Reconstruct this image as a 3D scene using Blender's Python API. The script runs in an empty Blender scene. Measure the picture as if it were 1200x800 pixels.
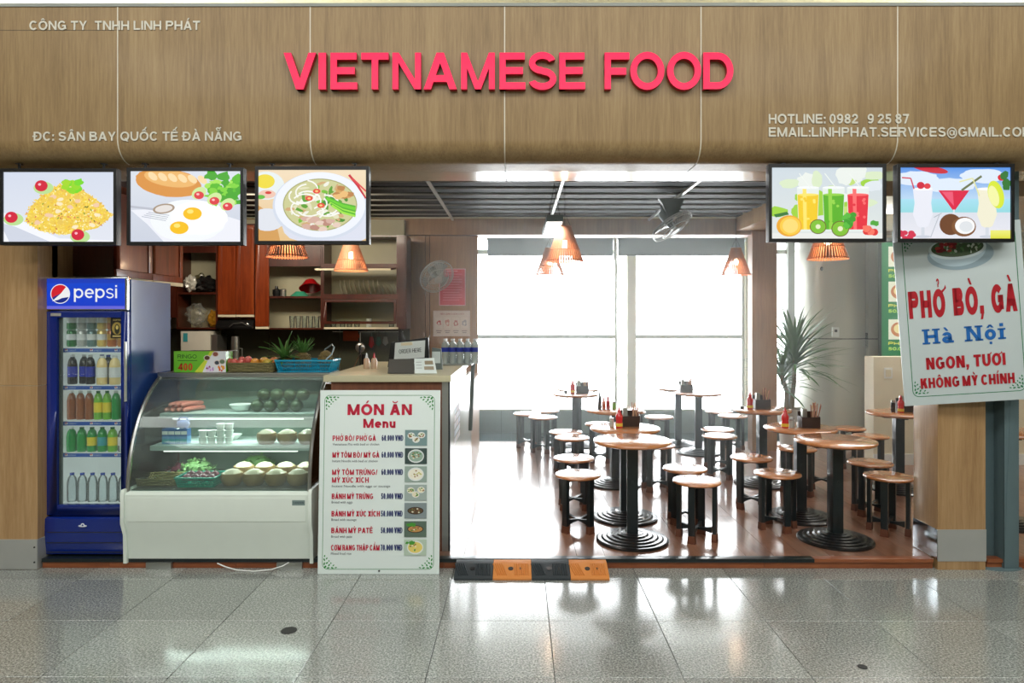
import bpy, bmesh, math, random, unicodedata
from mathutils import Matrix, Vector
random.seed(7)
SC = bpy.context.scene
COL = SC.collection
PI = math.pi
R = math.radians

# ------------------------------------------------------------------ camera, sky, exposure
cam = bpy.data.cameras.new('camera')
cam.sensor_width = 36; cam.sensor_fit = 'HORIZONTAL'
cam.lens = 800 / 1200 * 36
cam.shift_x = -6 / 1200; cam.shift_y = -24 / 1200
cam.clip_start = 0.05; cam.clip_end = 200
camo = bpy.data.objects.new('camera', cam); COL.objects.link(camo)
camo.location = (0, 0, 1.66); camo.rotation_euler = (R(90), 0, R(0.1))
SC.camera = camo
SC.view_settings.view_transform = 'Standard'
SC.view_settings.look = 'None'
SC.view_settings.exposure = 0.0
SC.view_settings.gamma = 1
SC.view_settings.use_curve_mapping = False
w = bpy.data.worlds.new('overcast_sky'); SC.world = w; w.use_nodes = True
bg = w.node_tree.nodes['Background']
bg.inputs[0].default_value = (0.93, 0.98, 1.0, 1); bg.inputs[1].default_value = 10.5


def area(name, loc, rot, sx, sy, power, color=(1, 1, 1)):
    l = bpy.data.lights.new(name, 'AREA'); l.shape = 'RECTANGLE'; l.size = sx; l.size_y = sy
    l.energy = power; l.color = color
    o = bpy.data.objects.new(name, l); COL.objects.link(o); o.location = loc; o.rotation_euler = rot
    return o


# rows of ceiling luminaires of the concourse, above and behind the viewpoint
area('concourse_ceiling_light', (0, 0.6, 6.4), (R(20), 0, 0), 14, 2.0, 520, (1.0, 0.985, 0.955))
area('concourse_ceiling_light', (0, -5.0, 6.4), (R(30), 0, 0), 16, 2.5, 640, (1.0, 0.99, 0.97))
area('dining_fill_light', (4.3, 7.2, 2.74), (R(-18), 0, 0), 1.6, .5, 60, (1.0, 0.97, 0.9))  # added fill lamp without a fixture, brightens the column and right side
# warm ceiling panels of the kitchen
area('kitchen_ceiling_light', (-2.5, 6.5, 2.88), (R(28), 0, 0), 1.8, .5, 62, (1.0, 0.88, 0.70))


# ------------------------------------------------------------------ helpers
def lin(c):
    c = c / 255.0
    return c / 12.92 if c <= 0.04045 else ((c + 0.055) / 1.055) ** 2.4


def C(r, g, b):
    return (lin(r), lin(g), lin(b), 1)


def P(x, y, d):
    return Vector(((x - 606) / 800 * d, d, 1.66 - (y - 376) / 800 * d))


def X(x, d): return (x - 606) / 800 * d
def Z(y, d): return 1.66 - (y - 376) / 800 * d


def new_mat(name):
    m = bpy.data.materials.new(name); m.use_nodes = True
    nt = m.node_tree; b = nt.nodes['Principled BSDF']
    return m, nt, b


def mat(name, color, rough=0.5, metal=0.0, coat=0.0, vary=0.06, scale=9, emit=0.0, alpha=1.0, bump=0.0, rnd=0.0, spec=0.5):
    m, nt, b = new_mat(name)
    tc = nt.nodes.new('ShaderNodeTexCoord')
    n = nt.nodes.new('ShaderNodeTexNoise'); n.inputs['Scale'].default_value = scale; n.inputs['Detail'].default_value = 3
    nt.links.new(tc.outputs['Object'], n.inputs['Vector'])
    hsv = nt.nodes.new('ShaderNodeHueSaturation'); hsv.inputs['Color'].default_value = color
    mr = nt.nodes.new('ShaderNodeMapRange')
    mr.inputs['To Min'].default_value = 1 - vary; mr.inputs['To Max'].default_value = 1 + vary
    nt.links.new(n.outputs['Fac'], mr.inputs['Value'])
    val = mr.outputs[0]
    if rnd:
        oi = nt.nodes.new('ShaderNodeObjectInfo')
        m2 = nt.nodes.new('ShaderNodeMapRange'); m2.inputs['To Min'].default_value = 1 - rnd; m2.inputs['To Max'].default_value = 1 + rnd
        nt.links.new(oi.outputs['Random'], m2.inputs['Value'])
        mm = nt.nodes.new('ShaderNodeMath'); mm.operation = 'MULTIPLY'
        nt.links.new(val, mm.inputs[0]); nt.links.new(m2.outputs[0], mm.inputs[1]); val = mm.outputs[0]
    nt.links.new(val, hsv.inputs['Value'])
    nt.links.new(hsv.outputs[0], b.inputs['Base Color'])
    b.inputs['Roughness'].default_value = rough; b.inputs['Metallic'].default_value = metal
    b.inputs['Coat Weight'].default_value = coat; b.inputs['Coat Roughness'].default_value = 0.08
    b.inputs['Alpha'].default_value = alpha
    b.inputs['Specular IOR Level'].default_value = spec
    if emit:
        nt.links.new(hsv.outputs[0], b.inputs['Emission Color']); b.inputs['Emission Strength'].default_value = emit
    if bump:
        bp = nt.nodes.new('ShaderNodeBump'); bp.inputs['Strength'].default_value = bump; bp.inputs['Distance'].default_value = 0.01
        nt.links.new(n.outputs['Fac'], bp.inputs['Height']); nt.links.new(bp.outputs[0], b.inputs['Normal'])
    return m


def wood(name, dark, mid, light, grain='Z', fine=60, stretch=14, rough=0.4, coat=0.0, rnd=0.0, blot=0.5):
    m, nt, b = new_mat(name)
    tc = nt.nodes.new('ShaderNodeTexCoord')
    mp = nt.nodes.new('ShaderNodeMapping')
    s = {'X': (1 / stretch, 1, 1), 'Y': (1, 1 / stretch, 1), 'Z': (1, 1, 1 / stretch)}[grain]
    mp.inputs['Scale'].default_value = s
    nt.links.new(tc.outputs['Object'], mp.inputs['Vector'])
    oi = nt.nodes.new('ShaderNodeObjectInfo')
    if rnd:
        vm = nt.nodes.new('ShaderNodeVectorMath'); vm.operation = 'SCALE'; vm.inputs[0].default_value = (7, 13, 5)
        nt.links.new(oi.outputs['Random'], vm.inputs['Scale']); nt.links.new(vm.outputs[0], mp.inputs['Location'])
    n1 = nt.nodes.new('ShaderNodeTexNoise'); n1.inputs['Scale'].default_value = fine; n1.inputs['Detail'].default_value = 5
    n1.inputs['Roughness'].default_value = 0.7
    n2 = nt.nodes.new('ShaderNodeTexNoise'); n2.inputs['Scale'].default_value = fine / 9; n2.inputs['Detail'].default_value = 3
    n2.inputs['Distortion'].default_value = 1.2
    nt.links.new(mp.outputs[0], n1.inputs['Vector']); nt.links.new(mp.outputs[0], n2.inputs['Vector'])
    mx = nt.nodes.new('ShaderNodeMix'); mx.data_type = 'FLOAT'; mx.inputs[0].default_value = blot
    nt.links.new(n1.outputs['Fac'], mx.inputs[2]); nt.links.new(n2.outputs['Fac'], mx.inputs[3])
    cr = nt.nodes.new('ShaderNodeValToRGB')
    e = cr.color_ramp.elements; e[0].position = 0.3; e[0].color = dark; e[1].position = 0.7; e[1].color = light
    k = e.new(0.5); k.color = mid
    nt.links.new(mx.outputs[0], cr.inputs[0])
    out = cr.outputs[0]
    if rnd:
        hsv = nt.nodes.new('ShaderNodeHueSaturation'); m2 = nt.nodes.new('ShaderNodeMapRange')
        m2.inputs['To Min'].default_value = 1 - rnd; m2.inputs['To Max'].default_value = 1 + rnd
        nt.links.new(oi.outputs['Random'], m2.inputs['Value']); nt.links.new(m2.outputs[0], hsv.inputs['Value'])
        nt.links.new(out, hsv.inputs['Color']); out = hsv.outputs[0]
    nt.links.new(out, b.inputs['Base Color'])
    b.inputs['Roughness'].default_value = rough; b.inputs['Coat Weight'].default_value = coat
    b.inputs['Coat Roughness'].default_value = 0.1
    return m


def granite(name):
    m, nt, b = new_mat(name)
    tc = nt.nodes.new('ShaderNodeTexCoord')
    n = nt.nodes.new('ShaderNodeTexNoise'); n.inputs['Scale'].default_value = 95; n.inputs['Detail'].default_value = 4; n.inputs['Roughness'].default_value = .8
    n2 = nt.nodes.new('ShaderNodeTexNoise'); n2.inputs['Scale'].default_value = 2.2; n2.inputs['Detail'].default_value = 3
    nt.links.new(tc.outputs['Object'], n.inputs['Vector']); nt.links.new(tc.outputs['Object'], n2.inputs['Vector'])
    cr = nt.nodes.new('ShaderNodeValToRGB'); e = cr.color_ramp.elements
    e[0].position = .34; e[0].color = C(58, 62, 60); e[1].position = .66; e[1].color = C(206, 209, 202)
    k = e.new(.48); k.color = C(134, 139, 134)
    nt.links.new(n.outputs['Fac'], cr.inputs[0])
    oi = nt.nodes.new('ShaderNodeObjectInfo')
    hsv = nt.nodes.new('ShaderNodeHueSaturation')
    m1 = nt.nodes.new('ShaderNodeMapRange'); m1.inputs['To Min'].default_value = .86; m1.inputs['To Max'].default_value = 1.1
    nt.links.new(oi.outputs['Random'], m1.inputs['Value'])
    m2 = nt.nodes.new('ShaderNodeMapRange'); m2.inputs['To Min'].default_value = .85; m2.inputs['To Max'].default_value = 1.15
    nt.links.new(n2.outputs['Fac'], m2.inputs['Value'])
    mm = nt.nodes.new('ShaderNodeMath'); mm.operation = 'MULTIPLY'
    nt.links.new(m1.outputs[0], mm.inputs[0]); nt.links.new(m2.outputs[0], mm.inputs[1]); nt.links.new(mm.outputs[0], hsv.inputs['Value'])
    nt.links.new(cr.outputs[0], hsv.inputs['Color']); nt.links.new(hsv.outputs[0], b.inputs['Base Color'])
    r = nt.nodes.new('ShaderNodeMapRange'); r.inputs['To Min'].default_value = .08; r.inputs['To Max'].default_value = .2
    nt.links.new(n2.outputs['Fac'], r.inputs['Value']); nt.links.new(r.outputs[0], b.inputs['Roughness'])
    b.inputs['Coat Weight'].default_value = .55; b.inputs['Coat Roughness'].default_value = .13
    return m


def glass(name, tint=(1, 1, 1, 1), refl=1.0, rough=0.02, haze=0.0):
    """thin sheet of glass: clear with a fresnel reflection, optional condensation haze"""
    m = bpy.data.materials.new(name); m.use_nodes = True; nt = m.node_tree; nt.nodes.clear()
    o = nt.nodes.new('ShaderNodeOutputMaterial'); t = nt.nodes.new('ShaderNodeBsdfTransparent'); t.inputs[0].default_value = tint
    g = nt.nodes.new('ShaderNodeBsdfGlossy'); g.inputs['Roughness'].default_value = rough
    f = nt.nodes.new('ShaderNodeFresnel'); f.inputs['IOR'].default_value = 1.45
    ml = nt.nodes.new('ShaderNodeMath'); ml.operation = 'MULTIPLY'; ml.inputs[1].default_value = refl; ml.use_clamp = True
    nt.links.new(f.outputs[0], ml.inputs[0])
    mx = nt.nodes.new('ShaderNodeMixShader')
    nt.links.new(ml.outputs[0], mx.inputs[0])
    base = t.outputs[0]
    if haze:
        df = nt.nodes.new('ShaderNodeBsdfDiffuse'); df.inputs[0].default_value = C(225, 235, 232)
        tr = nt.nodes.new('ShaderNodeTexCoord'); nz = nt.nodes.new('ShaderNodeTexNoise'); nz.inputs['Scale'].default_value = 5
        nt.links.new(tr.outputs['Object'], nz.inputs['Vector'])
        mr = nt.nodes.new('ShaderNodeMapRange'); mr.inputs['To Max'].default_value = haze * 2
        nt.links.new(nz.outputs['Fac'], mr.inputs['Value'])
        mh = nt.nodes.new('ShaderNodeMixShader'); nt.links.new(mr.outputs[0], mh.inputs[0])
        nt.links.new(t.outputs[0], mh.inputs[1]); nt.links.new(df.outputs[0], mh.inputs[2]); base = mh.outputs[0]
    nt.links.new(base, mx.inputs[1]); nt.links.new(g.outputs[0], mx.inputs[2])
    nt.links.new(mx.outputs[0], o.inputs['Surface'])
    return m


def attr_mat(name, emit=0.0, rough=0.45, coat=0.0):
    m, nt, b = new_mat(name)
    a = nt.nodes.new('ShaderNodeAttribute'); a.attribute_name = 'Col'
    if emit:
        b.inputs['Base Color'].default_value = (0.01, 0.01, 0.01, 1)
        nt.links.new(a.outputs['Color'], b.inputs['Emission Color']); b.inputs['Emission Strength'].default_value = emit
        b.inputs['Roughness'].default_value = 0.35
    else:
        nt.links.new(a.outputs['Color'], b.inputs['Base Color']); b.inputs['Roughness'].default_value = rough
        b.inputs['Coat Weight'].default_value = coat
    return m


class MB:
    """collects primitive shapes into one mesh"""
    def __init__(s):
        s.v = []; s.f = []; s.m = []; s.c = []

    def add(s, vs, fs, mi=0, M=None, col=None):
        o = len(s.v)
        s.v += [tuple(M @ Vector(v)) for v in vs] if M is not None else [tuple(v) for v in vs]
        s.f += [tuple(i + o for i in f) for f in fs]
        s.m += [mi] * len(fs); s.c += [col] * len(fs)
        return s

    def box(s, x0, x1, y0, y1, z0, z1, mi=0, M=None, col=None):
        vs = [(x0, y0, z0), (x1, y0, z0), (x1, y1, z0), (x0, y1, z0), (x0, y0, z1), (x1, y0, z1), (x1, y1, z1), (x0, y1, z1)]
        return s.add(vs, [(0, 3, 2, 1), (4, 5, 6, 7), (0, 1, 5, 4), (1, 2, 6, 5), (2, 3, 7, 6), (3, 0, 4, 7)], mi, M, col)

    def lathe(s, prof, n=24, mi=0, M=None, col=None, a0=0, a1=2 * PI, cap=True):
        full = abs(a1 - a0 - 2 * PI) < 1e-6
        k = n if full else n + 1
        vs = []
        for (r, z) in prof:
            for i in range(k):
                a = a0 + (a1 - a0) * i / n
                vs.append((max(r, 1e-5) * math.cos(a), max(r, 1e-5) * math.sin(a), z))
        fs = []
        for j in range(len(prof) - 1):
            for i in range(n):
                i2 = (i + 1) % k
                fs.append((j * k + i, j * k + i2, (j + 1) * k + i2, (j + 1) * k + i))
        if cap and full:
            if prof[0][0] > 1e-4: fs.append(tuple(range(k))[::-1])
            if prof[-1][0] > 1e-4: fs.append(tuple((len(prof) - 1) * k + i for i in range(k)))
        return s.add(vs, fs, mi, M, col)

    def cyl(s, r, z0, z1, n=20, mi=0, M=None, col=None, r2=None):
        return s.lathe([(r, z0), (r if r2 is None else r2, z1)], n, mi, M, col)

    def ball(s, c, rx, ry, rz, n=12, mi=0, M=None, col=None, z0=-1):
        prof = []
        h = n // 2
        for j in range(h + 1):
            a = -PI / 2 + PI * j / h
            z = math.sin(a)
            if z < z0: continue
            prof.append((math.cos(a), z))
        MM = Matrix.Translation(c) @ Matrix.Diagonal((rx, ry, rz, 1))
        if M is not None: MM = M @ MM
        return s.lathe(prof, n, mi, MM, col)

    def tube(s, pts, r, n=6, mi=0, M=None, closed=False, col=None, r2=None):
        pts = [Vector(p) for p in pts]
        vs = []; fs = []; N = len(pts)
        up = None
        for i, p in enumerate(pts):
            if closed: t = pts[(i + 1) % N] - pts[i - 1]
            else: t = pts[min(i + 1, N - 1)] - pts[max(i - 1, 0)]
            t = t.normalized() if t.length > 1e-9 else Vector((0, 0, 1))
            if up is None:
                up = Vector((0, 0, 1)) if abs(t.z) < .9 else Vector((1, 0, 0))
            a = t.cross(up)
            if a.length < 1e-6: a = t.cross(Vector((0, 1, 0)))
            a.normalize(); b = a.cross(t).normalized(); up = b
            rr = r if r2 is None else r + (r2 - r) * i / (N - 1)
            for k in range(n):
                an = 2 * PI * k / n
                vs.append(p + a * math.cos(an) * rr + b * math.sin(an) * rr)
        for i in range(N if closed else N - 1):
            j = (i + 1) % N
            for k in range(n):
                k2 = (k + 1) % n
                fs.append((i * n + k, i * n + k2, j * n + k2, j * n + k))
        if not closed:
            fs.append(tuple(range(n))[::-1]); fs.append(tuple((N - 1) * n + k for k in range(n)))
        return s.add(vs, fs, mi, M, col)

    def prism(s, poly, y0, y1, mi=0, M=None, col=None):
        """poly in (x,z), extruded along y"""
        n = len(poly)
        ar = sum(poly[i][0] * poly[(i + 1) % n][1] - poly[(i + 1) % n][0] * poly[i][1] for i in range(n))
        if ar < 0: poly = poly[::-1]
        vs = [(x, y0, z) for x, z in poly] + [(x, y1, z) for x, z in poly]
        fs = [tuple(range(n)), tuple(n + i for i in range(n))[::-1]]
        for i in range(n):
            j = (i + 1) % n
            fs.append((j, i, n + i, n + j))
        return s.add(vs, fs, mi, M, col)

    def prismx(s, poly, x0, x1, mi=0, M=None, col=None):
        """poly in (y,z), extruded along x"""
        n = len(poly)
        ar = sum(poly[i][0] * poly[(i + 1) % n][1] - poly[(i + 1) % n][0] * poly[i][1] for i in range(n))
        if ar < 0: poly = poly[::-1]
        vs = [(x0, y, z) for y, z in poly] + [(x1, y, z) for y, z in poly]
        fs = [tuple(range(n))[::-1], tuple(n + i for i in range(n))]
        for i in range(n):
            j = (i + 1) % n
            fs.append((i, j, n + j, n + i))
        return s.add(vs, fs, mi, M, col)

    def sheet(s, grid, th, mi=0, M=None, col=None):
        """grid[i][j] of Vectors -> thin closed sheet, thickness th along -normal"""
        a = len(grid); b = len(grid[0]); g = [[Vector(p) for p in r] for r in grid]
        nv = []
        for i in range(a):
            for j in range(b):
                du = g[min(i + 1, a - 1)][j] - g[max(i - 1, 0)][j]; dv = g[i][min(j + 1, b - 1)] - g[i][max(j - 1, 0)]
                n = du.cross(dv); n = n.normalized() if n.length > 1e-12 else Vector((0, 1, 0))
                nv.append(g[i][j] - n * th)
        vs = [p for r in g for p in r] + nv; o = a * b; fs = []
        for i in range(a - 1):
            for j in range(b - 1):
                q = (i * b + j, (i + 1) * b + j, (i + 1) * b + j + 1, i * b + j + 1)
                fs.append(q); fs.append(tuple(o + k for k in q[::-1]))
        rim = [i * b for i in range(a)] + [(a - 1) * b + j for j in range(1, b)] + [i * b + b - 1 for i in range(a - 2, -1, -1)] + [j for j in range(b - 2, 0, -1)]
        for k in range(len(rim)):
            p, q = rim[k], rim[(k + 1) % len(rim)]
            fs.append((q, p, o + p, o + q))
        return s.add(vs, fs, mi, M, col)


def link(name, me, parent=None):
    o = bpy.data.objects.new(name, me); COL.objects.link(o)
    if parent is not None: o.parent = parent
    return o


def build(name, mb, mats, parent=None, bevel=0.0, seg=2, loc=None, rot=None, sharp=0.6, kind=None):
    me = bpy.data.meshes.new(name)
    me.from_pydata(mb.v, [], mb.f); me.update()
    if not isinstance(mats, (list, tuple)): mats = [mats]
    for m in mats: me.materials.append(m)
    for p, mi in zip(me.polygons, mb.m): p.material_index = mi
    if any(c is not None for c in mb.c):
        at = me.color_attributes.new('Col', 'FLOAT_COLOR', 'CORNER')
        for p, c in zip(me.polygons, mb.c):
            c = c or (1, 1, 1, 1)
            for k, li in enumerate(p.loop_indices):
                at.data[li].color = c[k] if isinstance(c, list) else c
    if bevel:
        bm = bmesh.new(); bm.from_mesh(me)
        bmesh.ops.remove_doubles(bm, verts=bm.verts, dist=1e-6)
        es = [e for e in bm.edges if len(e.link_faces) == 2 and e.calc_face_angle(0) > 0.5]
        bmesh.ops.bevel(bm, geom=es, offset=bevel, segments=seg, affect='EDGES', profile=0.7, clamp_overlap=True)
        bm.to_mesh(me); bm.free()
    me.polygons.foreach_set('use_smooth', [True] * len(me.polygons))
    me.set_sharp_from_angle(angle=sharp)
    o = link(name, me, parent)
    if loc is not None: o.location = loc
    if rot is not None: o.rotation_euler = rot
    if kind: o['kind'] = kind
    return o


def tag(o, label, cat, group=None, kind=None):
    o['label'] = label; o['category'] = cat
    if group: o['group'] = group
    if kind: o['kind'] = kind
    return o


def thing(name, label, cat, loc=(0, 0, 0), rz=0, group=None):
    o = bpy.data.objects.new(name, None); COL.objects.link(o); o.empty_display_size = .1
    o.location = loc; o.rotation_euler = (0, 0, rz)
    return tag(o, label, cat, group)


def struct(name, mb, mats, parent=None, **k):
    o = build(name, mb, mats, parent, **k)
    if parent is None: o['kind'] = 'structure'
    return o


def dup(src, loc=None, rz=None, label=None, group=None):
    def cp(o, par):
        c = o.copy(); COL.objects.link(c)
        if par is not None: c.parent = par
        for ch in list(kids.get(o, [])): cp(ch, c)
        return c
    kids = {}
    st = [src]
    while st:
        a = st.pop(); kids[a] = list(a.children); st += kids[a]
    r = cp(src, None)
    if loc is not None: r.location = loc
    if rz is not None: r.rotation_euler = (0, 0, rz)
    if label: r['label'] = label
    if group: r['group'] = group
    return r


# ------------------------------------------------------------------ lettering (own block letters)
def _ring(cx, cy, rx, ry, a0, a1, t, h, n=None):
    n = n or max(6, int(abs(a1 - a0) / 12))
    out = []
    for i in range(n):
        a = R(a0 + (a1 - a0) * i / n); b = R(a0 + (a1 - a0) * (i + 1) / n)
        ix, iy = max(rx - t, 0.01), max(ry - h, 0.01)
        out.append([(cx + rx * math.cos(a), cy + ry * math.sin(a)), (cx + rx * math.cos(b), cy + ry * math.sin(b)),
                    (cx + ix * math.cos(b), cy + iy * math.sin(b)), (cx + ix * math.cos(a), cy + iy * math.sin(a))])
    return out


def _glyph(ch, t, h, serif=False):
    B = lambda a, b, c, d: [[(a, b), (c, b), (c, d), (a, d)]]
    D = lambda xb, yb, xt, yt, w=None: [[(xb, yb), (xb + (w or t * 1.08), yb), (xt + (w or t * 1.08), yt), (xt, yt)]]
    q = t * 1.08

    def stem(x, y0=0, y1=1):
        o = B(x, y0, x + t, y1)
        if serif:
            for yy in (y0, y1 - h * .55): o += B(x - t * .55, yy, x + t * 1.55, yy + h * .55)
        return o

    def bowl(x, y0, y1, xr):
        ry = (y1 - y0) / 2; rx = min(ry, (xr - x))
        return B(x, y0, xr - rx, y0 + h) + B(x, y1 - h, xr - rx, y1) + _ring(xr - rx, (y0 + y1) / 2, rx, ry, -90, 90, t, h)
    u = ch
    if u == ' ': return [], .38
    if u == 'A': return D(0, 0, (1 - q) / 2, 1) + D(1 - q, 0, (1 - q) / 2, 1) + B(.2, .2, .8, .2 + h), 1
    if u == 'V': return D((.96 - q) / 2, 0, 0, 1) + D((.96 - q) / 2, 0, .96 - q, 1), .96
    if u == 'B': return stem(0) + bowl(t * .5, 0, .55 + h * .1, .92) + bowl(t * .5, .5 - h * .1, 1, .86), .94
    if u in 'DĐ':
        g = stem(0) + bowl(t * .5, 0, 1, .96)
        if u == 'Đ': g += B(-.14, .5 - h * .4, .42, .5 + h * .4)
        return g, .98
    if u == 'P': return stem(0) + bowl(t * .5, .4, 1, .9), .92
    if u == 'R': return stem(0) + bowl(t * .5, .42, 1, .92) + D(.96 - q * 1.1, 0, .48, .46, q * 1.1), .98
    if u == 'C': return _ring(.5, .5, .5, .52, 42, 318, t, h, 20), .98
    if u == 'G': return _ring(.52, .5, .52, .52, 42, 325, t, h, 20) + B(.56, .36, 1.02, .36 + h) + B(1.02 - t, .1, 1.02, .36 + h), 1.05
    if u in 'OQ': return _ring(.54, .5, .54, .52, 0, 360, t, h, 28) + (D(.95 - q, -.08, .5, .3) if u == 'Q' else []), 1.08
    if u == 'S' or u == 's':
        r = (1 + h) / 4 + .005
        g = _ring(.44, 1 - r + .02, .43, r, 18, 270, t, h, 16) + _ring(.44, r - .02, .45, r, 90, -162, t, h, 16)
        w_ = .9
        if u == 's':
            g = [[(x * .68, y * .72) for x, y in p] for p in g]; w_ = .61
        return g, w_
    if u == 'E': return stem(0) + B(0, 0, .86, h) + B(0, 1 - h, .84, 1) + B(0, .5 - h * .45, .78, .5 + h * .55), .88
    if u == 'F': return stem(0) + B(0, 1 - h, .8, 1) + B(0, .48 - h * .45, .7, .48 + h * .55), .8
    if u == 'H': return stem(0) + stem(.96 - t) + B(t * .5, .5 - h * .5, .96 - t * .5, .5 + h * .5), .96
    if u == 'I': return stem(0), t
    if u == 'K': return stem(0) + D(t * .4, .3, .94 - q * 1.2, 1, q * 1.2) + D(1 - q * 1.2, 0, .34, .62, q * 1.2), 1
    if u == 'L': return stem(0) + B(0, 0, .8, h), .8
    if u == 'M': return stem(0) + stem(1.16 - t) + D((1.16 - t) / 2, 0, 0, 1, t) + D((1.16 - t) / 2, 0, 1.16 - t, 1, t), 1.16
    if u == 'N': return stem(0) + stem(.98 - t) + D(.98 - q, 0, 0, 1, q), .98
    if u == 'T': return stem(.43 - t / 2) + B(0, 1 - h, .86, 1), .86
    if u == 'U': return B(0, .42, t, 1) + B(.96 - t, .42, .96, 1) + _ring(.48, .44, .48, .46, 180, 360, t, h, 14), .96
    if u == 'X': return D(0, 0, .94 - q * 1.1, 1, q * 1.1) + D(.94 - q * 1.1, 0, 0, 1, q * 1.1), .94
    if u == 'Y': return B(.47 - t / 2, 0, .47 + t / 2, .45) + D(.47 - q / 2, .4, 0, 1) + D(.47 - q / 2, .4, .94 - q, 1), .94
    if u == '0': return _ring(.38, .5, .38, .52, 0, 360, t, h, 20), .76
    if u == '1': return B(.3, 0, .3 + t, 1) + D(.02, .62, .3, .84, t), .6
    if u == '2': return _ring(.37, .7, .36, .32, 185, -25, t, h, 12) + D(0, h * .8, .66 - t, .6, t * 1.2) + B(0, 0, .74, h), .76
    if u == '3': return _ring(.35, .72, .35, .3, 170, -90, t, h, 12) + _ring(.35, .28, .37, .3, 90, -170, t, h, 12), .74
    if u == '4': return B(.5, 0, .5 + t, 1) + B(0, .2, .82, .2 + h) + D(0, .26, .5, 1, t), .82
    if u == '5': return B(.1, 1 - h, .7, 1) + B(.08, .45, .08 + t, 1) + _ring(.35, .32, .38, .34, 130, -165, t, h, 14), .76
    if u == '6': return _ring(.38, .33, .38, .35, 0, 360, t, h, 18) + _ring(.42, .5, .42, .52, 60, 200, t, h, 10), .78
    if u == '7': return B(0, 1 - h, .74, 1) + D(.18, 0, .74 - t, 1, t), .76
    if u == '8': return _ring(.38, .74, .34, .28, 0, 360, t, h, 16) + _ring(.38, .28, .38, .3, 0, 360, t, h, 16), .78
    if u == '9': return _ring(.38, .67, .38, .35, 0, 360, t, h, 18) + _ring(.34, .5, .42, .52, 0, -130, t, h, 10), .78
    if u == '.': return B(0, 0, t, h * 1.1), t
    if u == ',': return B(0, 0, t, h * 1.1) + D(0, -.2, t * .3, 0, t * .6), t
    if u == ':': return B(0, 0, t, h * 1.1) + B(0, .5, t, .5 + h * 1.1), t
    if u == '/': return D(0, 0, .28, 1, t * .8), .3 + t * .8
    if u == '@': return _ring(.6, .4, .6, .6, -60, 300, t * .6, h * .6, 24) + _ring(.58, .4, .3, .3, 0, 360, t * .6, h * .6, 14) + B(.82, .15, .82 + t * .6, .66), 1.2
    # lower case
    x = .72
    if u == 'p': return B(0, -.28, t, x) + _ring(.38, x / 2, .38, x / 2, 0, 360, t, h, 20), .76
    if u == 'd': return B(.7 - t, 0, .7, 1) + _ring(.35, x / 2, .35, x / 2, 0, 360, t, h, 20), .7
    if u == 'e': return _ring(.37, x / 2, .37, x / 2, 0, 315, t, h, 18) + B(t * .5, x / 2 - h * .4, .74 - .02, x / 2 + h * .4), .74
    if u == 'o': return _ring(.38, x / 2, .38, x / 2, 0, 360, t, h, 20), .76
    if u == 'a':
        g = _ring(.35, x * .3, .35, x * .32, 0, 360, t, h, 16) + B(.68 - t, 0, .68, x * .6) + _ring(.34, x * .62, .34, x * .38, 0, 160, t, h, 10)
        if serif: g += B(.62, 0, .8, h * .7)
        return g, .72
    if u in 'iı': return stem(0, 0, x) + (B(0, x + .12, t, x + .12 + h) if u == 'i' else []), t
    if u == 'n': return B(0, 0, t, x) + B(.66 - t, 0, .66, x * .6) + _ring(.33, x * .58, .33, x * .42, 0, 180, t, h, 12), .66
    if u == 'u': return B(0, x * .4, t, x) + B(.66 - t, 0, .66, x) + _ring(.33, x * .42, .33, x * .42, 180, 360, t, h, 12), .66
    return B(0, 0, .5, 1), .5


def _marks(marks, w, low, t, h):
    top = .72 if low else 1.0
    cx = w / 2; out = []; y = top + .08
    D = lambda xb, yb, xt, yt, k: [(xb, yb), (xb + k, yb), (xt + k, yt), (xt, yt)]
    for mk in marks:
        if mk == '\u0302': out += [D(cx - .26, y, cx - .08, y + .2, .17), D(cx + .09, y, cx - .09, y + .2, .17)]; y += .2; cx += .12
        elif mk == '\u0306': out += _ring(cx, y + .2, .26, .2, 180, 360, .1, .1, 10); y += .2
        elif mk == '\u0301': out += [D(cx - .1, y, cx + .06, y + .24, .16)]; y += .2
        elif mk == '\u0300': out += [D(cx - .06, y, cx - .24, y + .24, .17)]; y += .2
        elif mk == '\u0303': out += [[(cx - .3, y), (cx - .1, y + .1), (cx - .1, y + .22), (cx - .3, y + .12)], [(cx - .1, y + .1), (cx + .1, y + .04), (cx + .1, y + .16), (cx - .1, y + .22)], [(cx + .1, y + .04), (cx + .3, y + .12), (cx + .3, y + .24), (cx + .1, y + .16)]]; y += .2
        elif mk == '\u0309': out += _ring(cx, y + .2, .13, .12, -80, 170, .08, .08, 10) + [D(cx - .04, y, cx - .04, y + .12, .09)]; y += .2
        elif mk == '\u0323': out += [[(w / 2 - .09, -.28), (w / 2 + .09, -.28), (w / 2 + .09, -.12), (w / 2 - .09, -.12)]]
        elif mk == '\u031b': out += [[(w - t * .7, top - .16), (w + .16, top + .02), (w + .1, top + .16), (w - .02, top + .02), (w - t * .7, top - .04)]]
    return out


def layout(s, weight, gap=.13, serif=False, h=None, sp=.42):
    t = weight; h = h or weight * .92
    x = 0; out = []
    for ch in s:
        if ch == ' ': x += sp; continue
        if ch in 'Đđ': base, marks = 'Đ', []
        else:
            d = unicodedata.normalize('NFD', ch); base, marks = d[0], list(d[1:])
        b = base
        if base == 'i' and marks and any(k != '\u0323' for k in marks): b = 'ı'
        g, wd = _glyph(b, t, h, serif)
        g = g + _marks(marks, wd, base.islower(), t, h)
        out.append([[(px + x, py) for px, py in p] for p in g])
        x += wd + gap
    return out, x - gap


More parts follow.
